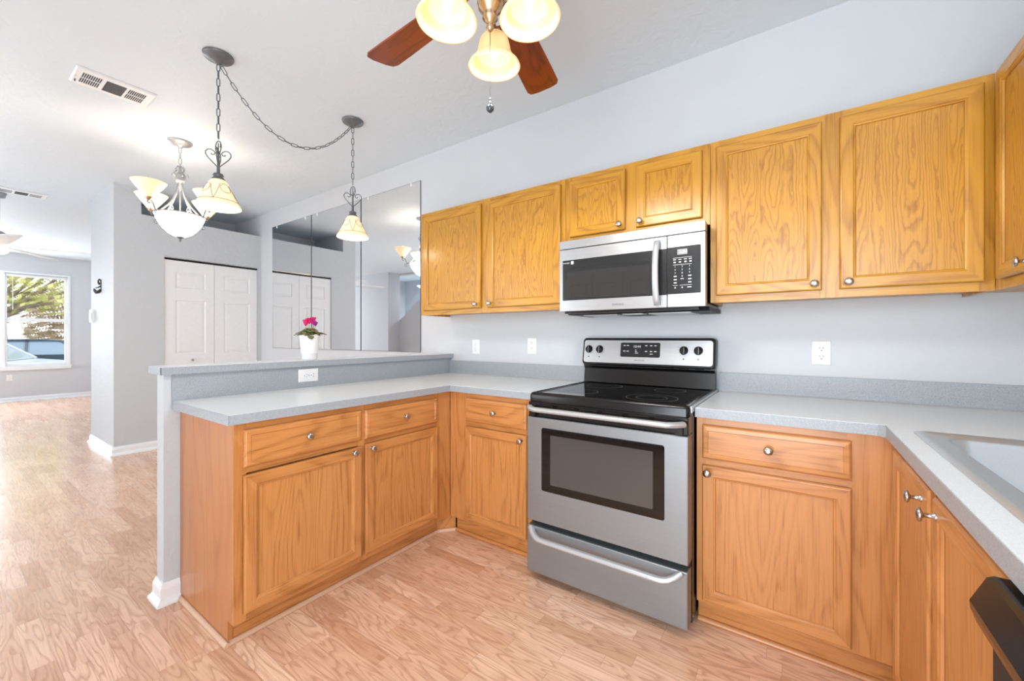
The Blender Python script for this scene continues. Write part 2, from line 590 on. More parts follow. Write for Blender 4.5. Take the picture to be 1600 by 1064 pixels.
# bifold closet doors
def bifold(root_name, F, u0, u1, ztop, leaves, w0=-0.045):
    root = None
    lw = (u1 - u0) / leaves
    for i in range(leaves):
        a, b = u0 + lw * i + 0.002, u0 + lw * (i + 1) - 0.002
        m = MB()
        pans = []
        pa, pb = a + 0.095 * lw / 0.47, b - 0.085 * lw / 0.47
        for z0, z1 in ((0.20, 0.87), (1.015, 1.62), (1.755, 1.94)):
            pans.append((pa, pb, z0, z1))
        f0 = w0 + 0.035
        m.box(a, b, 0.015, ztop, w0, f0 - 0.008, 0, lambda u, v, w: F(u, v, w))
        # front skin with framed fields
        zs = [0.015] + [z for p in pans for z in (p[2], p[3])] + [ztop]
        for k in range(0, len(zs), 2):
            m.box(a, b, zs[k], zs[k + 1], f0 - 0.008, f0, 0, F)
        for (pu0, pu1, z0, z1) in pans:
            m.box(a, pu0, z0, z1, f0 - 0.008, f0, 0, F).box(pu1, b, z0, z1, f0 - 0.008, f0, 0, F)
            m.nested(F, [(pu0, pu1, z0, z1, f0), (pu0 + .009, pu1 - .009, z0 + .009, z1 - .009, f0 - .007), (pu0 + .016, pu1 - .016, z0 + .016, z1 - .016, f0 - .007),
                         (pu0 + .038, pu1 - .038, z0 + .038, z1 - .038, f0 - .0015)])
        o = build(root_name if root is None else 'leaf', m, M['door'], root, origin=F(u0, 0, 0) if root is None else None)
        if root is None:
            root = o
            root['kind'] = 'structure'
    return root


F1 = facing_right(-4.57)
d1 = bifold('door_1', F1, -0.983, -0.044, 2.062, 2)
build('track', MB().box(-0.983, -0.044, 2.066, 2.083, -0.05, -0.006, 0, F1), M['blackdeep'], d1)
build('track_cap', MB().box(-0.983, -0.044, 2.083, 2.093, -0.02, 0.003, 0, F1), M['chrome'], d1)
build('knob', MB().lathe([(.006, 0), (.005, .012), (.014, .018), (.015, .026), (.008, .032)], F=lambda a, b, c: F1(a, b, c), c=(-0.735, 0.945, -0.010)), M['nickel'], d1)
F2 = lambda u, v, w: Vector((u, -3.6 + w, v))
d2 = bifold('door_2', F2, -1.60, 0.06, 2.062, 4, 0.003)
m = MB()
for a, b, z0, z1 in ((-1.67, -1.60, 0, 2.13), (0.06, 0.13, 0, 2.13), (-1.60, 0.06, 2.065, 2.13)):
    m.box(a, b, z0, z1, 0.0, 0.02, 0, F2)
struct('trim_1', m, M['trim'])


# frames of unseen openings added behind the camera for fill (each with its daylight)
def frame(name, F, u0, u1, v0, v1, mull, t=0.06, d=0.08):
    m = MB()
    m.box(u0, u0 + t, v0, v1, -d, 0, 0, F).box(u1 - t, u1, v0, v1, -d, 0, 0, F).box(u0, u1, v0, v0 + t, -d, 0, 0, F).box(u0, u1, v1 - t, v1, -d, 0, 0, F)
    for x in mull:
        m.box(x - t / 2, x + t / 2, v0, v1, -d, 0, 0, F)
    return struct(name, m, M['trim'])


frame('added_window_2', lambda u, v, w: Vector((u, -3.6 + w, v)), 0.33, 1.90, 0.0, 2.35, (1.115,))
frame('added_window_3', lambda u, v, w: Vector((u, -4.3 + w, v)), -5.05, -2.15, 0.0, 2.4, (-3.6,))
frame('added_window_4', lambda u, v, w: Vector((u, -3.95 + w, v)), -10.05, -8.45, 0.45, 2.35, (-9.25,))

# far living room window
FW = facing_right(-10.87)
m = MB()
for a, b in ((wy1 - 0.80, wy1), (wy1 - 1.62, wy1 - 0.82), (wy1 - 2.44, wy1 - 1.64)):
    t = 0.035
    m.box(a, a + t, wz0, wz1, -0.09, -0.03, 0, FW).box(b - t, b, wz0, wz1, -0.09, -0.03, 0, FW)
    m.box(a + t, b - t, wz0, wz0 + 0.05, -0.09, -0.03, 0, FW).box(a + t, b - t, wz1 - t, wz1, -0.09, -0.03, 0, FW)
    m.box(a + t, b - t, 1.505, 1.565, -0.09, -0.02, 0, FW)
w1 = struct('window_1', m, M['trim'])
m = MB()
m.box(wy0 - 0.02, wy1 + 0.045, wz0 - 0.075, wz0 - 0.002, 0.0, 0.035, 0, FW)
m.box(wy1, wy1 + 0.035, wz0 - 0.002, wz1, 0.0, 0.014, 0, FW)
m.box(wy0 - 0.04, wy1 + 0.035, wz1, wz1 + 0.03, 0.0, 0.014, 0, FW)
m.box(wy1 - 0.83, wy1 - 0.79, wz0 + .001, wz1 - .001, -0.028, 0.0, 0, FW)
m.box(wy1 - 1.65, wy1 - 1.61, wz0 + .001, wz1 - .001, -0.028, 0.0, 0, FW)
build('sill_and_casing', m, M['trim'], w1)
m = MB()
for a, b in ((wy1 - 0.765, wy1 - 0.035), (wy1 - 1.585, wy1 - 0.855), (wy1 - 2.405, wy1 - 1.675)):
    m.box(a, b, wz0 + .05, wz1 - .035, -0.065, -0.061, 0, FW)
build('glass', m, M['glass'], w1)
m = MB().tube([FW(wy1 - 0.70, wz1 - 0.05, -0.01), FW(wy1 - 0.70, 1.72, -0.01)], 0.005, 6)
m.box(wy1 - 0.775, wy1 - 0.03, wz1 - 0.06, wz1 - 0.02, -0.03, 0.0, 0, FW)
build('blind_rail_and_wand', m, M['trim'], w1)


# baseboards
def baseboard(name, runs, h=0.085, t=0.014, parent=None):
    """runs: (x0,y0,x1,y1,nx,ny) wall lines with the outward normal"""
    m = MB()
    for x0, y0, x1, y1, nx, ny, e0, e1 in [(tuple(q) + (0, 0))[:8] for q in runs]:
        prof = [(0, 0), (t + .016, 0), (t + .014, .010), (t + .004, .022), (t, .03), (t, h - .025), (t * .6, h - .010), (t * .35, h), (0, h)]
        L = []
        dx, dy = x1 - x0, y1 - y0
        ln = math.hypot(dx, dy)
        dx, dy = dx / ln, dy / ln
        for (x, y, e) in ((x0, y0, -e0), (x1, y1, e1)):
            L.append([Vector((x + nx * d + dx * d * e, y + ny * d + dy * d * e, z)) for d, z in prof])
        m.loft(L, 0, False)
    return struct(name, m, M['trim'])


E_ = 0.030
baseboard('baseboard_left', [(-10.87, -3.95, -10.87, 0, 1, 0)])
baseboard('baseboard_closet', [(-5.56, -1.39, -4.57, -1.39, 0, -1, 1, 1), (-4.57, -1.39, -4.57, -0.99, 1, 0, 1, 0)], 0.09)
baseboard('baseboard_back', [(-10.87, 0, -5.56, 0, 0, -1), (-4.57, 0, -1.325, 0, 0, -1)])
baseboard('baseboard_peninsula', [(-1.325, -1.86, -1.237, -1.86, 0, -1, 1, 1), (-1.325, -1.86, -1.325, 0, -1, 0, 1, 0), (-1.237, -1.86, -1.237, -1.801, 1, 0, 1, 0)], 0.095)
baseboard('baseboard_front', [(-7.03, -4.3, -5.05, -4.3, 0, 1), (-8.45, -3.95, -7.03, -3.95, 0, 1)])

# pony wall
struct('wall_peninsula', MB().box(-1.325, -1.237, -1.86, 0.0, 0, 1.036), M['column'])


# ------------------------------------------------------------------ cabinet makers
def knob(parent, F, u, v, w):
    return build('knob', MB().lathe([(.009, 0), (.009, .0025), (.0055, .005), (.0048, .018), (.0075, .021), (.0145, .0235), (.0158, .027), (.0135, .0305), (.006, .0325)], F=F, c=(u, v, w), n=20), M['nickel'], parent)


def cab_door(root, F, u0, u1, v0, v1, ax, oaks, panel, kn=None, name='door'):
    """framed door with recessed flat panel"""
    T = .019
    fw = .052
    m = MB()
    m.nested(F, [(u0, u1, v0, v1, .0), (u0, u1, v0, v1, T - .006), (u0 + .003, u1 - .003, v0 + .003, v1 - .003, T - .001), (u0 + .006, u1 - .006, v0 + .006, v1 - .006, T),
                 (u0 + fw - .010, u1 - fw + .010, v0 + fw - .010, v1 - fw + .010, T), (u0 + fw - .006, u1 - fw + .006, v0 + fw - .006, v1 - fw + .006, T - .003),
                 (u0 + fw - .003, u1 - fw + .003, v0 + fw - .003, v1 - fw + .003, T - .0035), (u0 + fw, u1 - fw, v0 + fw, v1 - fw, T - .009)], 0, 1, cap=False)
    m.box(u0, u1, v0, v1, .0, .003, 0, F)
    d = build(name, m, [oaks['z'], oaks[ax]], root)
    build('panel', MB().box(u0 + fw - .002, u1 - fw + .002, v0 + fw - .002, v1 - fw + .002, .003, T - .0095, 0, F), panel, d)
    if kn:
        knob(d, F, kn[0], kn[1], T)
    return d


def drawer_front(root, F, u0, u1, v0, v1, ax, oaks, kn):
    T = .019
    m = MB()
    m.nested(F, [(u0, u1, v0, v1, 0), (u0, u1, v0, v1, T - .008), (u0 + .004, u1 - .004, v0 + .004, v1 - .004, T - .003), (u0 + .008, u1 - .008, v0 + .008, v1 - .008, T - .001),
                 (u0 + .022, u1 - .022, v0 + .022, v1 - .022, T), (u0 + .024, u1 - .024, v0 + .024, v1 - .024, T - .0025), (u0 + .027, u1 - .027, v0 + .027, v1 - .027, T - .0025)], 0, 0, cap=True)
    d = build('drawer_front', m, oaks[ax], root)
    knob(d, F, kn[0], kn[1], T - .0025)
    return d


def face_frame(root, F, u0, u1, v0, v1, ax, oaks, stiles, rails, T=.019):
    """stiles: (u0,u1) full height; rails: (u0,u1,v0,v1)"""
    m = MB()
    for a, b in stiles:
        m.box(a, b, v0, v1, -T, 0, 0, F)
    for a, b, c, d in rails:
        m.box(a, b, c, d, -T, -.0003, 1, F)
    return build('face_frame', m, [oaks['z'], oaks[ax]], root)


# ---- wall cabinets
FU = facing_front(-.305)
g = 'oak wall cabinets over the back counter'


def upper(name, label, u0, u1, z0, z1, doors, zd, mullion, panel_side=None):
    r = thing(name, label, 'cabinet', (u0, 0, z0), g)
    a0, a1 = u0 + .001, u1 - .001
    m = MB().box(a0, a1, -.286, -.002, z0 + .014, z1)
    m.box(a0, a0 + .012, -.286, -.002, z0, z0 + .014).box(a1 - .012, a1, -.286, -.002, z0, z0 + .014)
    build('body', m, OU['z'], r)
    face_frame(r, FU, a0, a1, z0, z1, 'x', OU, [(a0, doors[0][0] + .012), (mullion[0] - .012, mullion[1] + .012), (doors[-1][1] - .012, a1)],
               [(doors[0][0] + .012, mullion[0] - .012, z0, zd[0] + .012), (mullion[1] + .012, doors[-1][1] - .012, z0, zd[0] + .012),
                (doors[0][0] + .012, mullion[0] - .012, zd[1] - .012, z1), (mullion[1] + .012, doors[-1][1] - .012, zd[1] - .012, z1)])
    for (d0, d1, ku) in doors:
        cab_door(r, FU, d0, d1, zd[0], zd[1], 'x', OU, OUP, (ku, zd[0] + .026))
    return r


upper('wall_cabinet', 'golden-lit oak double door wall cabinet beside the mirrors, left end of the row', -1.248, -.012, 1.372, 2.143,
      [(-1.209, -.650, -.684), (-.590, -.041, -.563)], (1.405, 2.115), (-.650, -.590))
upper('wall_cabinet', 'short golden-lit oak double door wall cabinet directly above the microwave', -.012, .768, 1.752, 2.143,
      [(.021, .352, .326), (.411, .734, .437)], (1.789, 2.115), (.352, .411))
upper('wall_cabinet', 'wide golden-lit oak double door wall cabinet between the microwave and the corner', .768, 1.688, 1.372, 2.143,
      [(.795, 1.198, 1.172), (1.256, 1.660, 1.284)], (1.405, 2.113), (1.198, 1.256))
# cabinet on the right wall
FR = facing_left(1.688)
r = thing('wall_cabinet', 'golden-lit oak wall cabinet on the right wall, cut off by the photo edge', 'cabinet', (2.0, -.002, 1.372), g)
m = MB().box(1.707, 1.998, -1.09, -.002, 1.386, 2.143).box(1.707, 1.998, -1.09, -1.078, 1.372, 1.386)
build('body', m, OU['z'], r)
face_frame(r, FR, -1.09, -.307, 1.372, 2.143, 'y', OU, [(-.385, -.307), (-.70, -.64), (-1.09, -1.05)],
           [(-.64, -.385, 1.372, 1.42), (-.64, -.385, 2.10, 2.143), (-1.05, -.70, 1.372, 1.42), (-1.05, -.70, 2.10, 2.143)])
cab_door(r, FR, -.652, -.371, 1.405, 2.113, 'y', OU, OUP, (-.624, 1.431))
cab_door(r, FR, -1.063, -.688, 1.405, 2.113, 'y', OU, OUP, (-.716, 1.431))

# ---- base cabinets
FB = facing_front(-.61)
FP = facing_right(-.656)
FS = facing_left(1.381)
g = 'oak base cabinets under the grey counters'
CT, CB = .914, .876

# peninsula cabinet
r = thing('base_cabinet', 'oak peninsula cabinet with two drawers over two doors, beside the grey pony wall post', 'cabinet', (-.95, -1.2, 0), g)
m = MB().box(-1.234, -.675, -1.782, -.640, .100, CB - .001)
build('body', m, OL['z'], r)
m = MB().prism([(-1.234, 0), (-.712, 0), (-.712, .098), (-.6752, .098), (-.6752, CB - .001), (-1.234, CB - .001)], 0, .018, lambda u, v, w: Vector((u, -1.782 - w, v)))
build('end_panel', m, OEND, r)
build('toe_kick', MB().box(-.735, -.715, -1.782, -.665, 0, .097).prism([(-.735, -.665), (-.715, -.665), (-.64, -.577), (-.66, -.577)], 0, .097), OL['y'], r)
ye = -.612
face_frame(r, FP, -1.8, ye, .098, CB - .001, 'y', OL, [(-1.80, -1.757), (-1.262, -1.214), (-.745, ye)],
           [(-1.757, -1.262, .83, CB - .001), (-1.757, -1.262, .675, .72), (-1.757, -1.262, .098, .142),
            (-1.214, -.745, .83, CB - .001), (-1.214, -.745, .675, .72), (-1.214, -.745, .098, .142)])
drawer_front(r, FP, -1.769, -1.250, .700, .846, 'y', OL, (-1.520, .776))
drawer_front(r, FP, -1.226, -.733, .700, .843, 'y', OL, (-.983, .776))
cab_door(r, FP, -1.769, -1.250, .130, .669, 'y', OL, OLP, (-1.299, .652))
cab_door(r, FP, -1.226, -.733, .130, .674, 'y', OL, OLP, (-1.197, .652))

# back run, left of the range
r = thing('base_cabinet', 'narrow oak cabinet with one drawer and one door, left of the range', 'cabinet', (-.32, -.3, 0), g)
build('body', MB().box(-.671, -.004, -.591, -.002, .100, CB - .001), OL['z'], r)
build('toe_kick', MB().box(-.63, -.004, -.575, -.555, 0, .097), OL['x'], r)
face_frame(r, FB, -.654, -.004, .098, CB - .001, 'x', OL, [(-.654, -.505), (-.095, -.004)],
           [(-.505, -.095, .83, CB - .001), (-.505, -.095, .675, .72), (-.505, -.095, .098, .142)])
drawer_front(r, FB, -.519, -.083, .704, .843, 'x', OL, (-.296, .775))
cab_door(r, FB, -.519, -.083, .115, .674, 'x', OL, OLP, (-.112, .645))

# back run, right of the range
r = thing('base_cabinet', 'wide oak cabinet with one drawer and one door, between the range and the sink corner', 'cabinet', (1.07, -.3, 0), g)
build('body', MB().box(.765, 1.381, -.591, -.002, .100, CB - .001), OL['z'], r)
build('toe_kick', MB().box(.765, 1.42, -.575, -.555, 0, .097), OL['x'], r)
face_frame(r, FB, .765, 1.381, .098, CB - .001, 'x', OL, [(.765, .801), (1.257, 1.381)],
           [(.801, 1.257, .83, CB - .001), (.801, 1.257, .675, .72), (.801, 1.257, .098, .142)])
drawer_front(r, FB, .788, 1.269, .704, .843, 'x', OL, (1.023, .775))
cab_door(r, FB, .788, 1.269, .115, .676, 'x', OL, OLP, (.811, .650))

# sink cabinet
r = thing('base_cabinet', 'oak sink cabinet with two full height doors on the right counter run', 'cabinet', (1.69, -1.1, 0), g)
m = MB().box(1.40, 1.418, -1.60, -.612, .100, CB - .001).box(1.40, 1.99, -1.60, -1.582, .10, CB - .001).box(1.40, 1.99, -.63, -.612, .10, CB - .001).box(1.40, 1.99, -1.60, -.612, .10, .118)
build('body', m, OL['z'], r)
build('toe_kick', MB().box(1.43, 1.45, -1.60, -.575, 0, .097), OL['y'], r)
face_frame(r, FS, -1.60, -.612, .098, CB - .001, 'y', OL, [(-.725, -.612), (-1.17, -1.135), (-1.60, -1.545)],
           [(-1.135, -.725, .845, CB - .001), (-1.135, -.725, .098, .142), (-1.545, -1.17, .845, CB - .001), (-1.545, -1.17, .098, .142)])
cab_door(r, FS, -1.130, -.709, .115, .848, 'y', OL, OLP, (-1.078, .812))
cab_door(r, FS, -1.560, -1.176, .115, .848, 'y', OL, OLP, (-1.205, .812))

# shoe moulding along the toe kicks
def shoe(name, pts, mat, r_=.016):
    m = MB()
    for (x0, y0), (x1, y1), (nx, ny) in pts:
        L = []
        for (x, y) in ((x0, y0), (x1, y1)):
            L.append([Vector((x, y, 0))] + [Vector((x + nx * r_ * math.cos(a), y + ny * r_ * math.cos(a), r_ * 1.15 * math.sin(a))) for a in [PI / 2 * k / 5 for k in range(6)]])
        m.loft(L, 0, True)
    o = struct(name, m, mat)
    return o


M['shoe'] = plain('pinkish oak shoe moulding', (214, 172, 142), 0.35)
shoe('trim_2', [((-.715, -1.80), (-.715, -.665), (1, 0)), ((-.715, -.665), (-.64, -.576), (.77, -.64)), ((-1.234, -1.80), (-.70, -1.80), (0, -1))], M['shoe'])
shoe('trim_3', [((-.64, -.575), (-.004, -.575), (0, -1)), ((.765, -.575), (1.43, -.575), (0, -1)), ((1.43, -.575), (1.43, -1.60), (-1, 0))], OL['x'])

# ------------------------------------------------------------------ countertops
r = thing('countertop', 'grey laminate countertop wrapping from the peninsula to the left of the range', 'countertop', (-.6, -.6, CB))
P = [(-1.225, -.001), (-.004, -.001), (-.004, -.646), (-.624, -.646), (-.624, -1.828), (-1.225, -1.828)]
build('top', MB().prism(P, CB, CT), M['lam'], r)
m = MB()
for (a, b) in (((-.004, -.646), (-.622, -.646)), ((-.622, -.646), (-.622, -1.830)), ((-.622, -1.830), (-1.225, -1.830))):
    x0, x1 = sorted((a[0], b[0]))
    y0, y1 = sorted((a[1], b[1]))
    if y0 == y1:
        m.box(x0, x1 + (.002 if a[0] == -.622 else 0), y0 - .002, y0, CB, CT - .0012)
    else:
        m.box(x0 - .002, x0, y0, y1, CB, CT - .0012) if False else m.box(x0 - .002, x0 + .0005, y0, y1, CB, CT - .0012)
build('edge_band', m, M['lamedge'], r)
m = MB().prism([(0, CT), (-.026, CT), (-.022, CT + .006), (-.020, CT + .014), (-.020, 1.016), (0, 1.016)], -1.224, -.004, lambda u, v, w: Vector((w, u - .0005, v)))
build('backsplash', m, M['lamedge'], r)
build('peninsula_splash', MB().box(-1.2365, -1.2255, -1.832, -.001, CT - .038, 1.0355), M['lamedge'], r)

r = thing('bar_top', 'narrow raised grey bar ledge capping the pony wall, holding the potted flower', 'ledge', (-1.29, -.94, 1.037))
build('top', MB().box(-1.378, -1.202, -1.878, -.001, 1.038, 1.0715), M['lam'], r)
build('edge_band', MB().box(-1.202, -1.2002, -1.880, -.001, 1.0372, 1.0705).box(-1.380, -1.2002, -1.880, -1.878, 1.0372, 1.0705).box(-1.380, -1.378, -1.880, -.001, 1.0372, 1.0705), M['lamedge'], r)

# right counter with the sink cutout
sx0, sx1, sy0, sy1 = 1.425, 1.955, -1.535, -.735
r = thing('countertop', 'grey laminate countertop right of the range, turning the corner around the sink', 'countertop', (1.5, -.6, CB))
m = MB()
m.box(.765, 1.354, -.646, -.001, CB, CT).box(1.354, 1.999, -.735, -.001, CB, CT).box(1.354, sx0, -2.6, -.735, CB, CT)
m.box(sx1, 1.999, -2.6, -.735, CB, CT).box(sx0, sx1, -2.6, sy0, CB, CT)
build('top', m, M['lam'], r)
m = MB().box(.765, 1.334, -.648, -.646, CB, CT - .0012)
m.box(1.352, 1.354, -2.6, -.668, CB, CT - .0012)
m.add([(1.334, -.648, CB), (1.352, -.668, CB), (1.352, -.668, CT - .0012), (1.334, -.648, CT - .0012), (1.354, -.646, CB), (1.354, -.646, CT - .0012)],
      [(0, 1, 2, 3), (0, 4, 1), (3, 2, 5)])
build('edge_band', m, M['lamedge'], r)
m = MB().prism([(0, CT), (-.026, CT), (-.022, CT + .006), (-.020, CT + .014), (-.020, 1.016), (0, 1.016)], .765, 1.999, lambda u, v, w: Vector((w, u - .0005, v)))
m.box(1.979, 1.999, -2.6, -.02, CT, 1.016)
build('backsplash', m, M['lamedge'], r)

# sink
r = thing('kitchen_sink', 'stainless steel drop-in sink set in the right hand counter', 'sink', (1.69, -1.13, CT))
m = MB()


def lp(u0, u1, v0, v1, rad, z):
    return [Vector((x, y, z)) for x, y in rrect(u0, u1, v0, v1, rad, 6)]


X0, X1, Y0, Y1 = 1.405, 1.975, -1.555, -.715
loops = [lp(X0, X1, Y0, Y1, .03, CT + .0005), lp(X0 + .004, X1 - .004, Y0 + .004, Y1 - .004, .028, CT + .005), lp(X0 + .014, X1 - .014, Y0 + .014, Y1 - .014, .02, CT + .006),
         lp(X0 + .020, X1 - .020, Y0 + .020, Y1 - .020, .02, CT + .0025), lp(X0 + .055, X1 - .09, Y0 + .06, Y1 - .055, .045, CT + .0015), lp(X0 + .062, X1 - .097, Y0 + .067, Y1 - .062, .05, CT - .004),
         lp(X0 + .072, X1 - .107, Y0 + .077, Y1 - .072, .06, CT - .15), lp(X0 + .12, X1 - .15, Y0 + .12, Y1 - .12, .05, CT - .178), lp(1.66, 1.70, -1.15, -1.11, .0199, CT - .182)]
m.loft(loops, 0, True, cap=(False, True))
build('basin', m, M['sink'], r)
build('drain', MB().lathe([(.042, -.180 + CT), (.044, CT - .176), (.03, CT - .1765), (.028, CT - .179)], c=(1.68, -1.13, 0)), M['chrome'], r)

# dishwasher
r = thing('dishwasher', 'black dishwasher at the bottom right edge, beside the sink cabinet', 'dishwasher', (1.68, -1.9, 0))
build('body', MB().box(1.40, 1.98, -2.21, -1.612, .02, .868), M['blackmatte'], r)
build('door', MB().box(1.338, 1.40, -2.208, -1.614, .12, .80), M['blackmatte'], r, bevel=.004)
build('control_panel', MB().prism([(1.40, .868), (1.342, .868), (1.335, .864), (1.318, .826), (1.319, .815), (1.325, .797), (1.334, .788), (1.40, .788)], -2.208, -1.606, lambda u, v, w: Vector((u, w, v))), M['black'], r, bevel=.003)
build('kick_plate', MB().box(1.42, 1.44, -2.205, -1.616, .0, .115), M['black'], r)

# ------------------------------------------------------------------ range
r = thing('range', 'stainless steel and black electric range standing between the base cabinets', 'range', (.38, -.36, 0))
RX0, RX1 = .001, .7585
build('body', MB().box(RX0, RX1, -.668, -.02, .03, .893), M['black'], r)
for x in (.05, .71):
    for y in (-.63, -.08):
        build('foot', MB().lathe([(.018, 0), (.018, .012), (.01, .014), (.01, .03)], c=(x, y, 0), n=14), M['blackmatte'], r)
# cooktop: rim and glass
m = MB()
z = .893
m.loft([[Vector((x, y, zz)) for x, y in rrect(RX0 - .002 + i, RX1 + .002 - i, -.728 + i, -.03, .02)] for zz, i in ((.885, 0), (.915, 0), (.924, .003), (.929, .010), (.929, .024))] +
       [[Vector((x, y, zz)) for x, y in rrect(RX0 + .022 + j, RX1 - .022 - j, -.706 + j, -.062 - j, .02)] for zz, j in ((.929, 0), (.9245, .006), (.9235, .012))], 0, True, cap=(True, True))
ck = build('cooktop', m, M['black'], r)
build('glass', MB().box(RX0 + .032, RX1 - .032, -.697, -.07, .921, .9242), M['bglass'], ck)
for cx, cy, rad in ((.555, -.535, .115), (.20, -.52, .078), (.20, -.23, .10), (.56, -.22, .078)):
    m = MB()
    for rr in (rad, rad * .6 if rad > .1 else 0):
        if rr:
            m.loft([[Vector((cx + q * math.cos(2 * PI * k / 48), cy + q * math.sin(2 * PI * k / 48), .9244)) for k in range(48)] for q in (rr - .0011, rr + .0011)], 0, False, cap=(False, False))
    build('burner_ring', m, M['ring'], r)
# trim rail at the side of the cooktop (bright)
build('side_trim', MB().box(RX1 + .0005, RX1 + .0045, -.70, -.03, .90, .926), M['steel'], r)
# backguard
fx = lambda u, v, w: Vector((w, u, v))
m = MB().prism([(-.085, .925), (-.075, 1.015), (-.085, 1.028), (-.085, 1.04), (-.022, 1.04), (-.022, .925)], RX0 + .002, RX1 - .004, fx)
build('backguard', m, M['black'], r, bevel=.004)
for k in range(9):
    build('vent_slot', MB().box(RX0 + .04 + k * .077, RX0 + .085 + k * .077, -.0875, -.084, 1.030, 1.034), M['blackdeep'], r)
# control panel (leans back a little)
tilt = .16
FC = lambda u, v, w: Vector((u, -.104 + (v - 1.042) * tilt - w, v))
m = MB()
m.loft([[FC(u, v, w) for u, v in rrect(RX0 - .001 + i, RX1 + .001 - i, 1.036 + i, 1.201 - i, .022)] for w, i in ((-.075, 0), (.0, 0), (.006, .003), (.007, .006))], 0, True)
cp = build('control_panel', m, M['black'], r)
m = MB().loft([[FC(u, v, w) for u, v in rrect(.012, .748, 1.052, 1.187, .014)] for w in (.0065, .0085)], 0, False)
build('steel_face', m, M['steel'], cp)
m = MB().loft([[FC(u, v, w) for u, v in rrect(.247, .477, 1.090, 1.174, .008)] for w in (.008, .0095)], 0, False)
build('display_panel', m, M['mwframe'], cp)
for kx in (.044, .114, .603, .677):
    m = MB().lathe([(.0235, .0085), (.0235, .012), (.019, .020), (.0175, .026), (.014, .0275)], F=FC, c=(kx, 1.133, 0), n=28)
    m.box(kx - .0045, kx + .0045, 1.113, 1.153, .02, .034, 0, FC)
    kb = build('control_knob', m, M['black'], cp)
    build('pointer_line', MB().box(kx + .0035, kx + .0062, 1.115, 1.151, .030, .0345, 0, FC), M['chrome'], kb)
rt = (PI / 2 - math.atan(tilt), 0, 0)
FCp = lambda u, v: FC(u, v, .0102)
text('clock_digits', '10:44', .020, FCp(.345, 1.151), cp, M['print'], rt)
for bx, bz in ((.264, 1.155), (.284, 1.155), (.264, 1.122), (.284, 1.122), (.392, 1.155), (.420, 1.155), (.444, 1.155), (.392, 1.122), (.420, 1.122), (.444, 1.122)):
    build('button', MB().box(bx, bx + .013, bz, bz + .004, .0094, .0099, 0, FC), M['print'], cp)
for bx, bz, l in ((.334, 1.130, .008), (.334, 1.121, .012), (.334, 1.112, .020), (.420, 1.108, .016)):
    build('status_mark', MB().box(bx, bx + l, bz, bz + .0028, .0094, .0099, 0, FC), M['print'], cp)
for kx in (.044, .114, .603, .677):
    m = MB()
    for a in range(-140, 141, 28):
        t = math.radians(90 + a)
        cx_, cz_ = kx + .032 * math.cos(t), 1.133 + .032 * math.sin(t)
        m.box(cx_ - .0012, cx_ + .0012, cz_ - .0012, cz_ + .0012, .0085, .0088, 0, FC)
    m.box(kx - .004, kx + .004, 1.083, 1.090, .0085, .0088, 0, FC)
    build('dial_scale', m, M['dimprint'], cp)['kind'] = 'stuff'
text('maker_lettering', 'FRIGIDAIRE', .012, FC(.362, 1.071, .0088), cp, M['dimprint'], rt)
# front: vent band, door, drawer
build('vent_band', MB().box(RX0 + .001, RX1 - .001, -.735, -.668, .808, .884), M['black'], r, bevel=.004)
for k in range(6):
    for z_ in (.868, .858):
        build('vent_slot', MB().box(RX0 + .05 + k * .115, RX0 + .14 + k * .115, -.7365, -.7345, z_, z_ + .005), M['blackdeep'], r)
d = build('oven_door', MB().box(RX0, RX1, -.746, -.672, .296, .810), M['rsteel'], r, bevel=.004)
build('door_backing', MB().box(RX0 + .001, RX1 - .001, -.735, -.671, .292, .815), M['black'], d)
FD = facing_front(-.746)
build('window_border', MB().loft([[FD(u, v, w) for u, v in rrect(.085, .668, .455, .763, .010)] for w in (-.002, .0015)], 0, False), M['bglass'], d)
build('window', MB().loft([[FD(u, v, w) for u, v in rrect(.135, .622, .492, .732, .004)] for w in (.0022, .0032)], 0, False), M['winglass'], d)
for z_ in (.668, .622, .545):
    build('oven_rack', MB().box(.142, .615, z_, z_ + .004, .0015, .0019, 0, FD), M['chrome'], d)


def bar_handle(name, parent, F, u0, u1, v, out, rad, mat, flat=1.35, sag=0.0):
    pts = []
    n = 26
    for k in range(n + 1):
        t = k / n
        e = min(t, 1 - t) / .09
        w = out * (1 - max(0, 1 - e) ** 2.2) if e < 1 else out
        pts.append(F(u0 + (u1 - u0) * (t if e >= 1 else t), v - sag * math.sin(PI * min(1, e)) if e < 1 else v, max(w, 0.0)))
    return build(name, MB().tube(pts, rad, 12, flat=flat), mat, parent)


bar_handle('handle', d, FD, .018, .742, .858, .052, .0125, M['handle'])
for hx0 in (.022, .71):
    build('handle_mount', MB().box(hx0, hx0 + .028, .815, .866, .0, .012, 0, FD), M['black'], d)
dr = build('storage_drawer', MB().box(RX0, RX1 - .002, -.746, -.672, .040, .270), M['rsteel'], r, bevel=.004)
FD2 = facing_front(-.746)
pts = []
for k in range(33):
    t = k / 32
    s_ = math.sin(PI * t)
    e = min(1.0, min(t, 1 - t) / .12)
    ee = 1 - (1 - e) ** 2.4
    pts.append(FD2(.024 + .708 * t, .262 - .032 * ee, .040 * ee))
build('handle', MB().tube(pts, .0115, 12, flat=1.4), M['handle'], dr)
build('gap_strip', MB().box(RX0 + .002, RX1 - .002, -.70, -.66, .268, .298), M['blackdeep'], r)

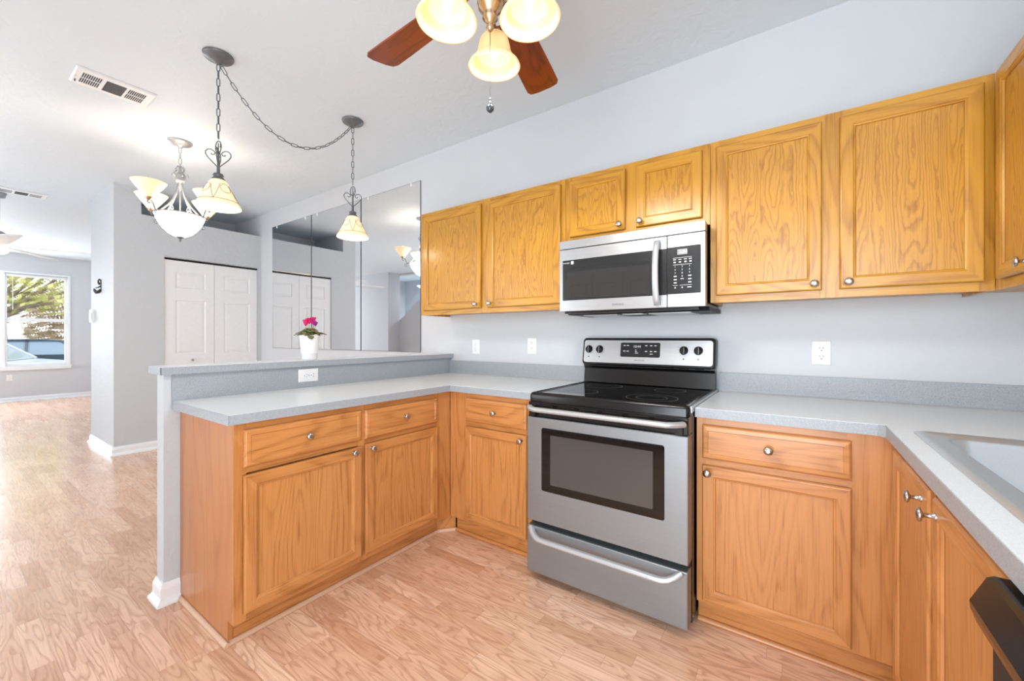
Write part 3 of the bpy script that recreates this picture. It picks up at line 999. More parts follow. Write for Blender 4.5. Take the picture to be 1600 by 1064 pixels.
# ------------------------------------------------------------------ microwave
r = thing('microwave', 'stainless over-the-range microwave with a smoked window under the short cabinet', 'microwave', (.383, -.2, 1.35))
MX0, MX1, MY = .004, .764, -.41
FM = facing_front(MY)
build('body', MB().box(MX0 + .003, MX1 - .003, MY + .035, -.002, 1.352, 1.748), M['black'], r)
build('top_vent_trim', MB().box(MX0, MX1, MY, MY + .035, 1.7015, 1.748), M['steel'], r, bevel=.002)
d = build('door', MB().box(MX0, .592, MY, MY + .034, 1.351, 1.698), M['steel'], r, bevel=.002)
build('window_border', MB().loft([[FM(u, v, w) for u, v in rrect(.024, .592, 1.412, 1.637, .003)] for w in (-.001, .0012)], 0, False), M['mwframe'], d)
build('window', MB().loft([[FM(u, v, w) for u, v in rrect(.052, .512, 1.424, 1.588, .003)] for w in (.0005, .0018)], 0, False), M['mwglass'], d)
hp = []
for k in range(25):
    t = k / 24
    b_ = math.sin(PI * t) ** .6 if 0 < t < 1 else 0
    hp.append((1.362 + .32 * t, .006 + .036 * b_))
L = []
for v, w in hp:
    L.append([FM(u, v, w + dw) for u, dw in ((.533, 0), (.534, .006), (.548, .008), (.562, .006), (.563, 0))])
build('handle', MB().loft(L, 0, True), M['handle'], d)
for z_ in (1.360, 1.672):
    build('handle_foot', MB().box(.541, .557, z_, z_ + .012, .001, .012, 0, FM), M['steel'], d)
text('badge_lettering', 'inverter', .013, FM(.047, 1.622, .0016), d, M['print'])
build('badge', MB().box(.076, .092, 1.613, 1.630, .001, .0016, 0, FM), M['print'], d)
text('maker_lettering', 'SAMSUNG', .014, FM(.345, 1.377, .0006), d, M['dimprint'])
cpn = build('control_panel', MB().box(.5945, MX1, MY, MY + .034, 1.351, 1.698), M['steel'], r, bevel=.002)
build('glass_face', MB().loft([[FM(u, v, w) for u, v in rrect(.5945, .745, 1.414, 1.640, .004)] for w in (-.001, .0012)], 0, False), M['mwframe'], cpn)
build('display', MB().box(.641, .686, 1.601, 1.627, .001, .0018, 0, FM), M['lcd'], cpn)
text('display_digits', '1:24', .022, FM(.667, 1.6135, .0021), cpn, M['digit'])
for a_, b_, c_, d_ in ((.621, .706, 1.586, 1.5875), (.621, .706, 1.553, 1.5545), (.621, .643, 1.454, 1.4555), (.652, .706, 1.454, 1.4555)):
    build('divider_line', MB().box(a_, b_, c_, d_, .001, .0016, 0, FM), M['print'], cpn)
keys = []
for u in (.622, .646, .671, .693):
    keys += [(u, u + .013, 1.5765, 1.580), (u + .002, u + .012, 1.563, 1.569)]
for z in (1.497, 1.481, 1.466):
    keys += [(.625, .638, z - .001, z + .004), (.690, .704, z - .001, z + .004)]
keys += [(.655, .670, 1.484, 1.487), (.628, .634, 1.441, 1.447), (.660, .666, 1.441, 1.447), (.686, .704, 1.442, 1.446)]
for a_, b_, c_, d_ in keys:
    build('key', MB().box(a_, b_, c_, d_, .001, .0016, 0, FM), M['print'], cpn)
for i, ch in enumerate('1234567890'):
    c_, r_ = (i % 3, i // 3) if i < 9 else (1, 3)
    text('key_digit', ch, .011, FM((.631, .663, .696)[c_], 1.5445 - .0155 * r_, .0016), cpn, M['print'])
# underside
build('underside', MB().prism([(-.365, 1.352), (-.34, 1.333), (-.004, 1.333), (-.004, 1.352)], MX0 + .02, MX1 + .008, fx), M['blackmatte'], r)
for u0, u1 in ((.10, .30), (.47, .68)):
    build('grease_filter', MB().box(u0, u1, -.30, -.06, 1.329, 1.334), M['steel'], r)
build('work_light', MB().box(.33, .44, -.30, -.22, 1.330, 1.334), M['plate'], r)
build('bottom_lip', MB().box(MX0 + .03, MX1 - .03, MY + .006, MY + .05, 1.338, 1.352), M['black'], r)


# ------------------------------------------------------------------ outlets
def outlet(label, F, u, v, gangs='duplex', horizontal=False, group=None):
    hw, hh = .037, .058
    R = (lambda a, b, c: F(u + b, v + a, c)) if horizontal else (lambda a, b, c: F(u + a, v + b, c))
    m = MB()
    m.nested(R, [(-hw, hw, -hh, hh, .0005), (-hw, hw, -hh, hh, .003), (-hw + .004, hw - .004, -hh + .004, hh - .004, .006)])
    o = build('wall_outlet', m, M['plate'], None, origin=R(0, 0, 0))
    tag(o, label, 'outlet', 'white wall outlets')
    for s_ in (-.020, .020):
        rc = build('receptacle', MB().lathe([(.0165, .0055), (.0165, .0080), (.0150, .0088)], F=R, c=(0, s_, 0), n=24), M['plate'], o)
        m = MB().box(-.0075, -.0052, s_ + .001, s_ + .009, .0085, .0091, 0, R).box(.0052, .0075, s_ + .001, s_ + .009, .0085, .0091, 0, R)
        m.lathe([(.0026, .0085), (.0026, .0091)], F=R, c=(0, s_ - .0075, 0), n=10)
        build('slots', m, M['slot'], rc)
    build('screw', MB().lathe([(.003, .0058), (.0025, .0072)], F=R, c=(0, 0, 0), n=12), M['chrome'], o)
    return o


FWB = facing_front(0.0)
outlet('white duplex outlet on the back wall nearest the mirrors, under the left wall cabinet', FWB, -.957, 1.131)
outlet('white outlet with dark centre buttons on the back wall just left of the range', FWB, -.438, 1.143)
outlet('white duplex outlet on the back wall to the right of the range', FWB, 1.208, 1.130)
outlet('sideways white outlet set in the grey splash below the bar ledge', facing_right(-1.2255), -1.199, .984, horizontal=True)
outlet('small white outlet low on the far living room wall under the window', facing_right(-10.87), -1.60, .445)

# ------------------------------------------------------------------ mirrors
xs = (-4.26, -3.352, -2.438, -1.58)
labs = ('tall wall mirror panel leftmost of three, nearest the closet', 'tall wall mirror panel in the middle of the three', 'tall wall mirror panel rightmost of three, touching the oak cabinet')
for i in range(3):
    a, b = xs[i] + .0025, xs[i + 1] - .0025
    o = build('wall_mirror', MB().box(a, b, -.0065, -.0005, 1.073, 2.575), M['mirroredge'], None, origin=((a + b) / 2, 0, 1.073))
    tag(o, labs[i], 'mirror', 'three tall mirror panels on the back wall')
    build('glass', MB().box(a + .003, b - .003, -.0078, -.006, 1.076, 2.572), M['mirror'], o)
    if i:
        build('joint_strip', MB().box(a - .006, a + .006, -.010, -.0078, 1.073, 2.575), M['mirroredge'], o)
    for cx_ in (a + .12, b - .12):
        build('clip', MB().box(cx_ - .008, cx_ + .008, -.012, -.0078, 2.545, 2.572), M['plate'], o)


# ------------------------------------------------------------------ ceiling vents
def vent(label, cx, cy, lx, ly):
    # long side along y
    o = build('ceiling_vent', MB().nested(lambda u, v, w: Vector((u, v, CZ - w)), [(cx - lx / 2, cx + lx / 2, cy - ly / 2, cy + ly / 2, .0005), (cx - lx / 2, cx + lx / 2, cy - ly / 2, cy + ly / 2, .004),
              (cx - lx / 2 + .008, cx + lx / 2 - .008, cy - ly / 2 + .008, cy + ly / 2 - .008, .012)]), M['trim'], None, origin=(cx, cy, CZ))
    tag(o, label, 'vent', 'white ceiling air vents')
    zz = CZ - .0125
    m = MB()
    bank = (ly - .07) / 3
    for b_, full in ((0, 0), (1, 1), (2, 0)):
        y0 = cy - ly / 2 + .03 + b_ * (bank + .004)
        if not full:
            for k in range(9):
                ya = y0 + .006 + k * (bank - .014) / 9
                for xa, xb in ((cx - lx * .30, cx - .006), (cx + .006, cx + lx * .30)):
                    m.box(xa, xb, ya, ya + .0055, zz - .0006, zz + .001)
        else:
            for k in range(14):
                xa = cx - lx * .33 + k * lx * .66 / 14
                m.box(xa, xa + .0075, y0 + .004, y0 + bank - .004, zz - .0006, zz + .001)
    build('louver_slots', m, M['grille'], o)
    build('screw', MB().lathe([(.004, 0), (.003, -.002)], c=(cx, cy - ly / 2 + .014, zz), n=10), M['chrome'], o)
    build('damper_lever', MB().box(cx - .06, cx - .05, cy - ly / 2 + .015, cy - ly / 2 + .02, zz - .012, zz), M['grille'], o)
    return o


vent('white louvered ceiling vent in the foreground, left of the pendant lights', -2.41, -1.797, .235, .365)
vent('white louvered ceiling vent far back near the living room', -5.81, -1.885, .19, .37)


# ------------------------------------------------------------------ chains and lamps
def chain_mesh(pts, link=.048, wid=.020, wire=.0026):
    """links strung along a polyline"""
    pts = [Vector(p) for p in pts]
    seg = [(b - a).length for a, b in zip(pts, pts[1:])]
    tot = sum(seg)
    pitch = link - 2.6 * wire
    n = max(1, round(tot / pitch))
    m = MB()

    def at(s):
        for a, b, l in zip(pts, pts[1:], seg):
            if s <= l:
                return a + (b - a) * (s / l), (b - a).normalized()
            s -= l
        return pts[-1], (pts[-1] - pts[-2]).normalized()
    for i in range(n):
        p, t = at((i + .5) * tot / n)
        up = Vector((1, 0, 0)) if abs(t.x) < .8 else Vector((0, 0, 1))
        e1 = (up - t * up.dot(t)).normalized()
        e2 = t.cross(e1)
        side = (e1 * .8 + e2 * .6) if i % 2 else (e1 * -.6 + e2 * .8)
        hl, hw = (tot / n + 2.6 * wire) / 2 - wid / 2, wid / 2 - wire
        path = []
        for k in range(7):
            a = -PI / 2 + PI * k / 6
            path.append(p + t * (hl + hw * math.cos(a)) + side * (hw * math.sin(a)))
        for k in range(7):
            a = PI / 2 + PI * k / 6
            path.append(p + t * (-hl + hw * math.cos(a)) + side * (hw * math.sin(a)))
        m.tube(path, wire, 6, closed=True)
    return m


def canopy(c, rad=.07):
    return MB().lathe([(rad, -.001), (rad, -.006), (rad * .93, -.016), (rad * .72, -.020), (rad * .66, -.026), (rad * .5, -.030), (rad * .36, -.034), (rad * .2, -.046), (.006, -.052)], c=c, n=36)


def shade(rim, h, neck, up=False, n=40, flare=.6, wave=0.0):
    """bell shaped glass: profile from neck to rim, double walled"""
    prof = []
    K = 12
    for k in range(K + 1):
        t = k / K
        prof.append((neck + (rim - neck) * (t ** .85) * (1 - .18 * math.sin(PI * t)), -h * t))
    inner = [(max(r_ - .004, .004), z_) for r_, z_ in prof[::-1]]
    pr = prof + inner
    if up:
        pr = [(a, -b) for a, b in pr]
    return pr


def pendant(loc, label):
    r = thing('pendant_light', label, 'pendant light', loc, 'pewter pendant lights over the bar')
    x, y, z0 = loc
    build('canopy', canopy((x, y, CZ), .074), M['iron'], r)
    build('chain', chain_mesh([(x, y, 2.735), (x, y, 2.315)]), M['iron'], r)
    m = MB()
    m.tube([(x + .022 * math.cos(a) * .9, y + .022 * math.cos(a) * .3, 2.268 + .034 * math.sin(a)) for a in [2 * PI * k / 20 for k in range(20)]], .0032, 6, closed=True)
    for s_ in (-1, 1):
        m.tube([(x + s_ * .020, y, 2.262), (x + s_ * .027, y, 2.266), (x + s_ * .030, y, 2.272), (x + s_ * .027, y, 2.277)], .0026, 6)
    build('hanging_ring', m, M['iron'], r)
    m = MB().lathe([(.003, 2.29), (.003, 2.245), (.009, 2.243), (.010, 2.236), (.006, 2.230), (.006, 2.16), (.0075, 2.155), (.0085, 2.12), (.012, 2.116)], c=(x, y, 0), n=14)
    build('stem', m, M['iron'], r)
    m = MB()
    for q in range(4):
        a = q * PI / 2 + 1.05
        ca, sa = math.cos(a), math.sin(a)
        prof = [(.004, 2.158), (.012, 2.168), (.026, 2.186), (.040, 2.205), (.048, 2.222), (.048, 2.237), (.040, 2.249), (.028, 2.251), (.017, 2.244), (.012, 2.233), (.016, 2.224), (.024, 2.222), (.028, 2.229)]
        m.tube([(x + ca * u * 1.22, y + sa * u * 1.22, z) for u, z in prof], .0029, 6)
    build('scrollwork', m, M['iron'], r)
    build('socket_cup', MB().lathe([(.010, 2.122), (.022, 2.118), (.026, 2.110), (.022, 2.103), (.024, 2.098), (.032, 2.090), (.034, 2.082)], c=(x, y, 0), n=28), M['iron'], r)
    pr = [(.033, 2.083), (.048, 2.064), (.062, 2.034), (.075, 2.003), (.089, 1.972), (.103, 1.948), (.110, 1.935), (.1105, 1.930), (.107, 1.932), (.099, 1.948), (.085, 1.974), (.071, 2.003), (.058, 2.034), (.044, 2.062), (.029, 2.079)]
    sh = build('shade', MB().lathe(pr, c=(x, y, 0), n=44, cap=(False, False)), M['amber'], r)
    m = MB()
    m.tube([(x + .0995 * math.cos(a), y + .0995 * math.sin(a), 1.959) for a in [2 * PI * k / 40 for k in range(40)]], .0012, 5, closed=True)
    for q in range(4):
        a0 = q * PI / 2 + .2

        def on(t, z):
            for (r0, z0_), (r1, z1_) in zip(pr[:6], pr[1:7]):
                if z1_ <= z <= z0_:
                    rr = r0 + (r1 - r0) * (z0_ - z) / (z0_ - z1_)
                    return (x + (rr + .001) * math.cos(t), y + (rr + .001) * math.sin(t), z)
            return (x + .1 * math.cos(t), y + .1 * math.sin(t), z)
        m.tube([on(a0 + .42 * math.cos(b), 2.028 + .026 * math.sin(b)) for b in [2 * PI * k / 20 for k in range(20)]], .0012, 5, closed=True)
        m.tube([on(a0 + .42 + .36 * t, 2.05 - .09 * t) for t in (0, .25, .5, .75, 1)], .0012, 5)
        m.tube([on(a0 - .42 - .36 * t, 2.05 - .09 * t) for t in (0, .25, .5, .75, 1)], .0012, 5)
    build('wire_tracery', m, M['iron'], sh)
    build('bulb', MB().sphere((x, y, 1.985), .030, 16, sc=(1, 1, 1.2)), M['bulb'], r)
    l = bpy.data.lights.new('bulb_light', 'POINT')
    l.energy = 1.5
    l.color = (1, .86, .66)
    l.shadow_soft_size = .035
    lo = bpy.data.objects.new('bulb_light', l)
    lo.location = Vector((0, 0, 1.935 - z0))
    lo.parent = r
    COL.objects.link(lo)
    return r


p1 = pendant((-1.54, -1.54, CZ), 'pewter pendant light with amber glass, nearer of the pair and left of the drooping chain')
p2 = copy_tree(p1, (-1.54, -.698, CZ), None, 'pewter pendant light with amber glass, hanging in front of the mirrors')
n = 40
pts = []
for k in range(n + 1):
    y = -1.525 + (.812) * k / n
    pts.append((-1.54, y, 2.44 + .288 * ((y + 1.12) / .406) ** 2))
o = build('swag_chain', chain_mesh(pts), M['iron'], None, origin=(-1.54, -1.12, 2.44))
tag(o, 'dark metal swag chain drooping between the two pendant canopies', 'chain')

# chandelier
cx, cy = -2.965, -1.305
r = thing('chandelier', 'silver grey scroll chandelier with glowing bowl and four upturned shades', 'chandelier', (cx, cy, CZ))
build('canopy', canopy((cx, cy, CZ), .082), M['siron'], r)
build('chain', chain_mesh([(cx, cy, 2.735), (cx, cy, 2.60)], .05, .024), M['siron'], r)
m = MB().lathe([(.004, 2.60), (.006, 2.56), (.012, 2.55), (.008, 2.54), (.02, 2.525), (.034, 2.515), (.036, 2.50), (.028, 2.485), (.034, 2.475), (.030, 2.455), (.016, 2.445), (.010, 2.40), (.004, 2.38)], c=(cx, cy, 0), n=20)
for q in range(6):
    a = q * PI / 3
    m.tube([(cx + u * math.cos(a), cy + u * math.sin(a), z) for u, z in ((.006, 2.575), (.020, 2.58), (.030, 2.56), (.026, 2.54), (.036, 2.53), (.050, 2.52), (.056, 2.505), (.048, 2.49), (.038, 2.495))], .0035, 6)
build('crown', m, M['siron'], r)
va = math.atan2(1.167, -4.07)
m = MB()
m.tube([(cx, cy, 2.45), (cx, cy, 2.15)], .004, 8)
for q in range(4):
    a = va + PI / 4 + q * PI / 2
    ca, sa = math.cos(a), math.sin(a)
    m.tube([(cx + ca * u, cy + sa * u, z) for u, z in ((.012, 2.46), (.020, 2.42), (.035, 2.36), (.062, 2.30), (.10, 2.245), (.145, 2.20), (.165, 2.182))], .0055, 8)
    m.tube([(cx + ca * u, cy + sa * u, z) for u, z in ((.105, 2.235), (.085, 2.25), (.065, 2.245), (.058, 2.225), (.068, 2.212), (.08, 2.218), (.078, 2.23))], .0028, 6)
build('frame', m, M['siron'], r)
m = MB().lathe([(.165, 2.186), (.170, 2.182), (.165, 2.176), (.160, 2.182)], c=(cx, cy, 0), n=48, cap=(False, False))
build('bowl_ring', m, M['siron'], r)
pr = [(.163, 2.184), (.155, 2.155), (.138, 2.115), (.11, 2.072), (.075, 2.038), (.035, 2.016), (.004, 2.010)]
m = MB().lathe(pr, c=(cx, cy, 0), n=44, cap=(False, True))
bw = build('bowl_shade', m, M['lampbowl'], r)
m = MB()
for q in range(4):
    a = va + PI / 4 + q * PI / 2 + .3
    m.tube([(cx + (u + .0012) * math.cos(a + dt), cy + (u + .0012) * math.sin(a + dt), z) for (u, z), dt in zip(pr[:6], (0, .1, .25, .45, .7, 1.0))], .0013, 5)
build('wire_tracery', m, M['siron'], bw)
build('finial', MB().lathe([(.028, 2.020), (.024, 2.008), (.010, 1.998), (.006, 1.992), (.009, 1.986), (.005, 1.978), (.001, 1.974)], c=(cx, cy, 0), n=18), M['iron'], r)
for q in range(4):
    a = va + PI / 4 + q * PI / 2
    ca, sa = math.cos(a), math.sin(a)
    ax, ay = cx + ca * .255, cy + sa * .255
    path = [(.165, 2.180), (.185, 2.170), (.205, 2.172), (.213, 2.19), (.222, 2.215), (.240, 2.232), (.258, 2.230), (.266, 2.215), (.256, 2.204), (.246, 2.210)]
    arm = build('arm', MB().tube([(cx + ca * u, cy + sa * u, z) for u, z in path], .0045, 8)
                .tube([(cx + ca * (.215 + .026 * math.cos(b) * (1 - .045 * k)), cy + sa * (.215 + .026 * math.cos(b) * (1 - .045 * k)), 2.148 + .026 * math.sin(b) * (1 - .045 * k)) for k, b in enumerate([PI * .6 + 2 * PI * kk / 12 for kk in range(17)])], .0035, 8), M['iron'], r)
    build('socket', MB().lathe([(.008, 2.226), (.014, 2.232), (.022, 2.240), (.032, 2.262), (.030, 2.266)], c=(ax, ay, 0), n=20), M['gold'], arm)
    sp = [(.028, 2.250), (.040, 2.268), (.058, 2.292), (.075, 2.316), (.092, 2.340), (.106, 2.362), (.103, 2.364), (.088, 2.341), (.071, 2.317), (.054, 2.293), (.036, 2.270)]
    build('upturned_shade', MB().lathe(sp, c=(ax, ay, 0), n=36, cap=(False, False)), M['amber'], arm)
    build('bulb', MB().sphere((ax, ay, 2.305), .024, 14, sc=(1, 1, 1.3)), M['bulb'], arm)
for q in range(4):
    a = va + PI / 4 + q * PI / 2
    l = bpy.data.lights.new('shade_bulb_light', 'POINT')
    l.energy = 0.12
    l.color = (1, .95, .88)
    l.shadow_soft_size = .02
    lo = bpy.data.objects.new('shade_bulb_light', l)
    lo.location = (math.cos(a) * .255, math.sin(a) * .255, 2.368 - CZ)
    lo.parent = r
    COL.objects.link(lo)
# ------------------------------------------------------------------ kitchen ceiling fan
hx, hy = .337, -1.478
r = thing('ceiling_fan', 'cherry bladed ceiling fan with three cream glass lamps above the kitchen', 'ceiling fan', (hx, hy, CZ))
build('canopy', MB().lathe([(.07, -.001), (.07, -.02), (.05, -.05), (.02, -.065)], c=(hx, hy, CZ), n=30), M['gold'], r)
build('downrod', MB().lathe([(.013, 2.72), (.013, 2.50)], c=(hx, hy, 0), n=16), M['gold'], r)
build('motor_housing', MB().lathe([(.03, 2.51), (.06, 2.50), (.11, 2.47), (.125, 2.42), (.125, 2.37), (.11, 2.33), (.07, 2.318), (.05, 2.31)], c=(hx, hy, 0), n=40), M['gold'], r)
build('light_fitter', MB().lathe([(.05, 2.315), (.045, 2.29), (.030, 2.28), (.028, 2.262), (.036, 2.252), (.040, 2.236), (.036, 2.218), (.024, 2.205), (.022, 2.196), (.024, 2.188), (.012, 2.178), (.010, 2.168), (.012, 2.160), (.006, 2.150), (.001, 2.148)], c=(hx, hy, 0), n=32), M['gold'], r)
# blade angles from the photograph
aL = math.atan2(-1.448 - hy, -.263 - hx)
aL = math.atan2(hy * 0 + .045, -.585)
tipL, tipR = Vector((-.257, -1.452)), Vector((.203, -.887))
a0 = math.atan2(tipL.y - hy, tipL.x - hx)
a1 = math.atan2(tipR.y - hy, tipR.x - hx)
mid = None
d_ = (a0 - a1) % (2 * PI)
base = a1 + (d_ - math.radians(72)) / 2
for q in range(5):
    a = base + q * math.radians(72)
    R_ = Matrix.Translation((hx, hy, 2.305)) @ Matrix.Rotation(a, 4, 'Z') @ Matrix.Rotation(math.radians(-11), 4, 'X')
    pl = [(.17, -.052), (.30, -.060), (.48, -.068), (.565, -.070), (.585, -.060), (.592, -.03), (.592, .03), (.585, .060), (.565, .070), (.48, .068), (.30, .060), (.17, .052)]
    me_src = MB()
    me_src.prism(pl, -.003, .003)
    bl = bpy.data.meshes.new('blade')
    bl.from_pydata([tuple(v) for v in me_src.v], [], me_src.f)
    bl.materials.append(M['cherry'])
    fix(bl)
    b = bpy.data.objects.new('blade', bl)
    COL.objects.link(b)
    b.parent = r
    ml = R_.copy()
    ml.translation -= Vector((hx, hy, CZ))
    b.matrix_local = ml
    bv = b.modifiers.new('bevel', 'BEVEL')
    bv.width = .0012
    m = MB()
    ib = [(.10, -.018), (.15, -.022), (.19, -.040), (.22, -.030), (.24, 0), (.22, .030), (.19, .040), (.15, .022), (.10, .018)]
    m.prism(ib, .0035, .007)
    m.box(.09, .14, -.012, .012, .0035, .030)
    im = bpy.data.meshes.new('blade_iron')
    im.from_pydata([tuple(v) for v in m.v], [], m.f)
    im.materials.append(M['gold'])
    fix(im)
    io = bpy.data.objects.new('blade_iron', im)
    COL.objects.link(io)
    io.parent = b
# lamp arms and bell shades
for q, ang in enumerate((242.5, 4.5, 122.0)):
    a = math.radians(ang)
    ca, sa = math.cos(a), math.sin(a)
    up = Vector((-ca * .06, -sa * .06, 1)).normalized()
    rim = Vector((hx + ca * .139, hy + sa * .139, 2.132))
    e1 = Vector((-sa, ca, 0))
    e2 = up.cross(e1)

    def FT(u, v, w, rim=rim, e1=e1, e2=e2, up=up):
        return rim + e1 * u + e2 * v + up * w
    arm = build('lamp_arm', MB().tube([(hx + ca * .02, hy + sa * .02, 2.245), (hx + ca * .05, hy + sa * .05, 2.256), (hx + ca * .08, hy + sa * .08, 2.262), tuple(FT(0, 0, .118))], .008, 10)
                .lathe([(.012, .125), (.026, .118), (.028, .100), (.024, .096)], F=FT, n=20), M['gold'], r)
    pr = [(.026, .104), (.038, .100), (.048, .088), (.053, .070), (.056, .052), (.062, .036), (.072, .022), (.084, .010), (.089, .0), (.087, -.004), (.082, -.003), (.078, .006), (.066, .020), (.057, .034), (.051, .052), (.048, .070), (.042, .086), (.030, .096)]
    sh = build('bell_shade', MB().lathe(pr, F=FT, n=44, cap=(False, False)), M['fanshade'], arm)
    m = MB()
    for k in range(28):
        b = 2 * PI * k / 28
        m.add([FT(.079 * math.cos(b - .06), .079 * math.sin(b - .06), .0045), FT(.079 * math.cos(b + .06), .079 * math.sin(b + .06), .0045), FT(.067 * math.cos(b), .067 * math.sin(b), .0180)], [(0, 1, 2)])
    build('moulded_rim', m, M['inner'], sh)
    m = MB().lathe([(.0575, .032), (.0500, .052), (.047, .070), (.041, .085), (.02, .09)], F=FT, n=36, cap=(False, False))
    build('glass_liner', m, M['inner'], sh)
    m = MB().lathe([(.012, .09), (.013, .075), (.016, .062), (.0165, .052), (.012, .036), (.006, .022), (.001, .014)], F=FT, n=18)
    build('candle_bulb', m, M['bulb'], arm)
    l = bpy.data.lights.new('fan_bulb_light', 'SPOT')
    l.spot_size = math.radians(172)
    l.spot_blend = 0.2
    l.energy = 10
    l.color = (1, .96, .91)
    l.shadow_soft_size = .05
    lo = bpy.data.objects.new('fan_bulb_light', l)
    lo.location = FT(0, 0, -.012) - Vector((hx, hy, CZ))
    lo.parent = r
    COL.objects.link(lo)
m = MB()
for k in range(46):
    m.sphere((hx, hy, 2.147 - k * .0046), .0017, 6)
m.tube([(hx, hy, 2.15), (hx, hy, 1.945)], .0006, 5)
pc = build('pull_chain', m, M['blackiron'], r)
build('chain_fob', MB().lathe([(.002, 1.945), (.004, 1.938), (.003, 1.932), (.007, 1.925), (.0125, 1.914), (.0115, 1.906), (.005, 1.900)], c=(hx, hy, 0), n=12), M['crystal'], pc)

# ------------------------------------------------------------------ living room ceiling fan
fx_, fy_, fz_ = -6.02, -2.03, 2.2
r = thing('ceiling_fan', 'white ceiling fan in the living room, cut off by the left photo edge', 'ceiling fan', (fx_, fy_, CZ))
build('downrod', MB().lathe([(.06, CZ - .001), (.05, CZ - .05), (.013, CZ - .06), (.013, 2.34)], c=(fx_, fy_, 0), n=20), M['siron'], r)
build('motor_housing', MB().lathe([(.03, 2.36), (.07, 2.33), (.08, 2.28), (.07, 2.24), (.05, 2.22)], c=(fx_, fy_, 0), n=30), M['siron'], r)
build('light_globe', MB().lathe([(.06, 2.20), (.085, 2.17), (.07, 2.13), (.035, 2.11), (.005, 2.105)], c=(fx_, fy_, 0), n=30), M['bowl'], r)
ta = math.atan2(-1.547 - fy_, -6.74 - fx_)
for q in range(5):
    a = ta + q * math.radians(72)
    ca, sa = math.cos(a), math.sin(a)
    FBd = lambda u, v, w: Vector((fx_ + ca * u - sa * v, fy_ + sa * u + ca * v, 2.2 + w + v * .12))
    build('blade', MB().prism([(.06, -.03), (.2, -.055), (.5, -.07), (.83, -.07), (.86, -.05), (.86, .05), (.83, .07), (.5, .07), (.2, .055), (.06, .03)], 0, .008, FBd), M['whitefan'], r)

# ------------------------------------------------------------------ small things on the closet column
FCOL = facing_front(-1.39)
r = build('thermostat', MB().loft([[FCOL(u, v, w) for u, v in rrect(-5.50, -5.385, 1.375, 1.515, .01)] for w in (.0005, .024)], 0, False), M['plate'], None, origin=FCOL(-5.44, 1.44, 0), bevel=.003)
tag(r, 'small white thermostat on the left face of the closet column', 'thermostat')
build('cover', MB().box(-5.475, -5.41, 1.40, 1.49, .024, .03, 0, FCOL), plain('grey thermostat cover', (186, 188, 192), .4), r)
build('side_lever', MB().box(-5.395, -5.385, 1.385, 1.47, .024, .028, 0, FCOL), M['siron'], r)
r = thing('wall_hook', 'small dark scroll hook high on the closet column above the thermostat', 'hook', FCOL(-5.12, 1.76, 0))
build('back_plate', MB().loft([[FCOL(u, v, w) for u, v in rrect(-5.10, -5.07, 1.70, 1.83, .01)] for w in (.0005, .006)], 0, False), M['blackiron'], r)
m = MB().tube([FCOL(-5.085, 1.82, .006), FCOL(-5.10, 1.835, .012), FCOL(-5.125, 1.82, .016), FCOL(-5.13, 1.795, .015), FCOL(-5.115, 1.78, .012), FCOL(-5.10, 1.795, .010)], .007, 8)
m.tube([FCOL(-5.085, 1.72, .006), FCOL(-5.11, 1.70, .016), FCOL(-5.15, 1.695, .026), FCOL(-5.20, 1.715, .03), FCOL(-5.235, 1.738, .03)], [.010, .015, .018, .014, .006], 10)
m.tube([FCOL(-5.09, 1.76, .006), FCOL(-5.13, 1.745, .018), FCOL(-5.18, 1.745, .026)], .006, 8)
build('scroll_arm', m, M['blackiron'], r)

# ------------------------------------------------------------------ potted cyclamen
px_, py_, pz_ = -1.292, -1.155, 1.0716
r = thing('potted_cyclamen', 'pink flowering cyclamen in a white pot on the bar ledge', 'potted plant', (px_, py_, pz_))
build('pot', MB().lathe([(.040, .001), (.042, .004), (.0425, .035), (.0445, .036), (.0455, .040), (.056, .140), (.0575, .142), (.0575, .146), (.0545, .146), (.053, .135), (.05, .13)], c=(px_, py_, pz_), n=40, cap=(True, False)), M['pot'], r)
build('soil', MB().lathe([(.002, .1305), (.0505, .130)], c=(px_, py_, pz_), n=24, cap=(False, False)), M['soil'], r)
rnd = random.Random(5)


def leaf(m, base, tip, width, droop, mat=0):
    base, tip = Vector(base), Vector(tip)
    t = tip - base
    side = t.cross(Vector((0, 0, 1)))
    side = side.normalized() if side.length > 1e-6 else Vector((1, 0, 0))
    K = 7
    rows = []
    for k in range(K + 1):
        s_ = k / K
        w = width * (math.sin(PI * min(1, s_ * .86 + .12)) ** .7) * (1 - .25 * s_)
        if k == K:
            w = width * .06
        c = base + t * s_ + Vector((0, 0, -droop * s_ * s_ + .004))
        rows.append([c - side * w + Vector((0, 0, -w * .25)), c - side * w * .5, c + Vector((0, 0, -.0025)), c + side * w * .5, c + side * w + Vector((0, 0, -w * .25))])
    top = [[p + Vector((0, 0, .0006)) for p in rr] for rr in rows]
    n0 = len(m.v)
    m.loft(top, mat, True, closed=False)
    m.loft([[p - Vector((0, 0, .0012)) for p in rr] for rr in top], mat, True, closed=False)


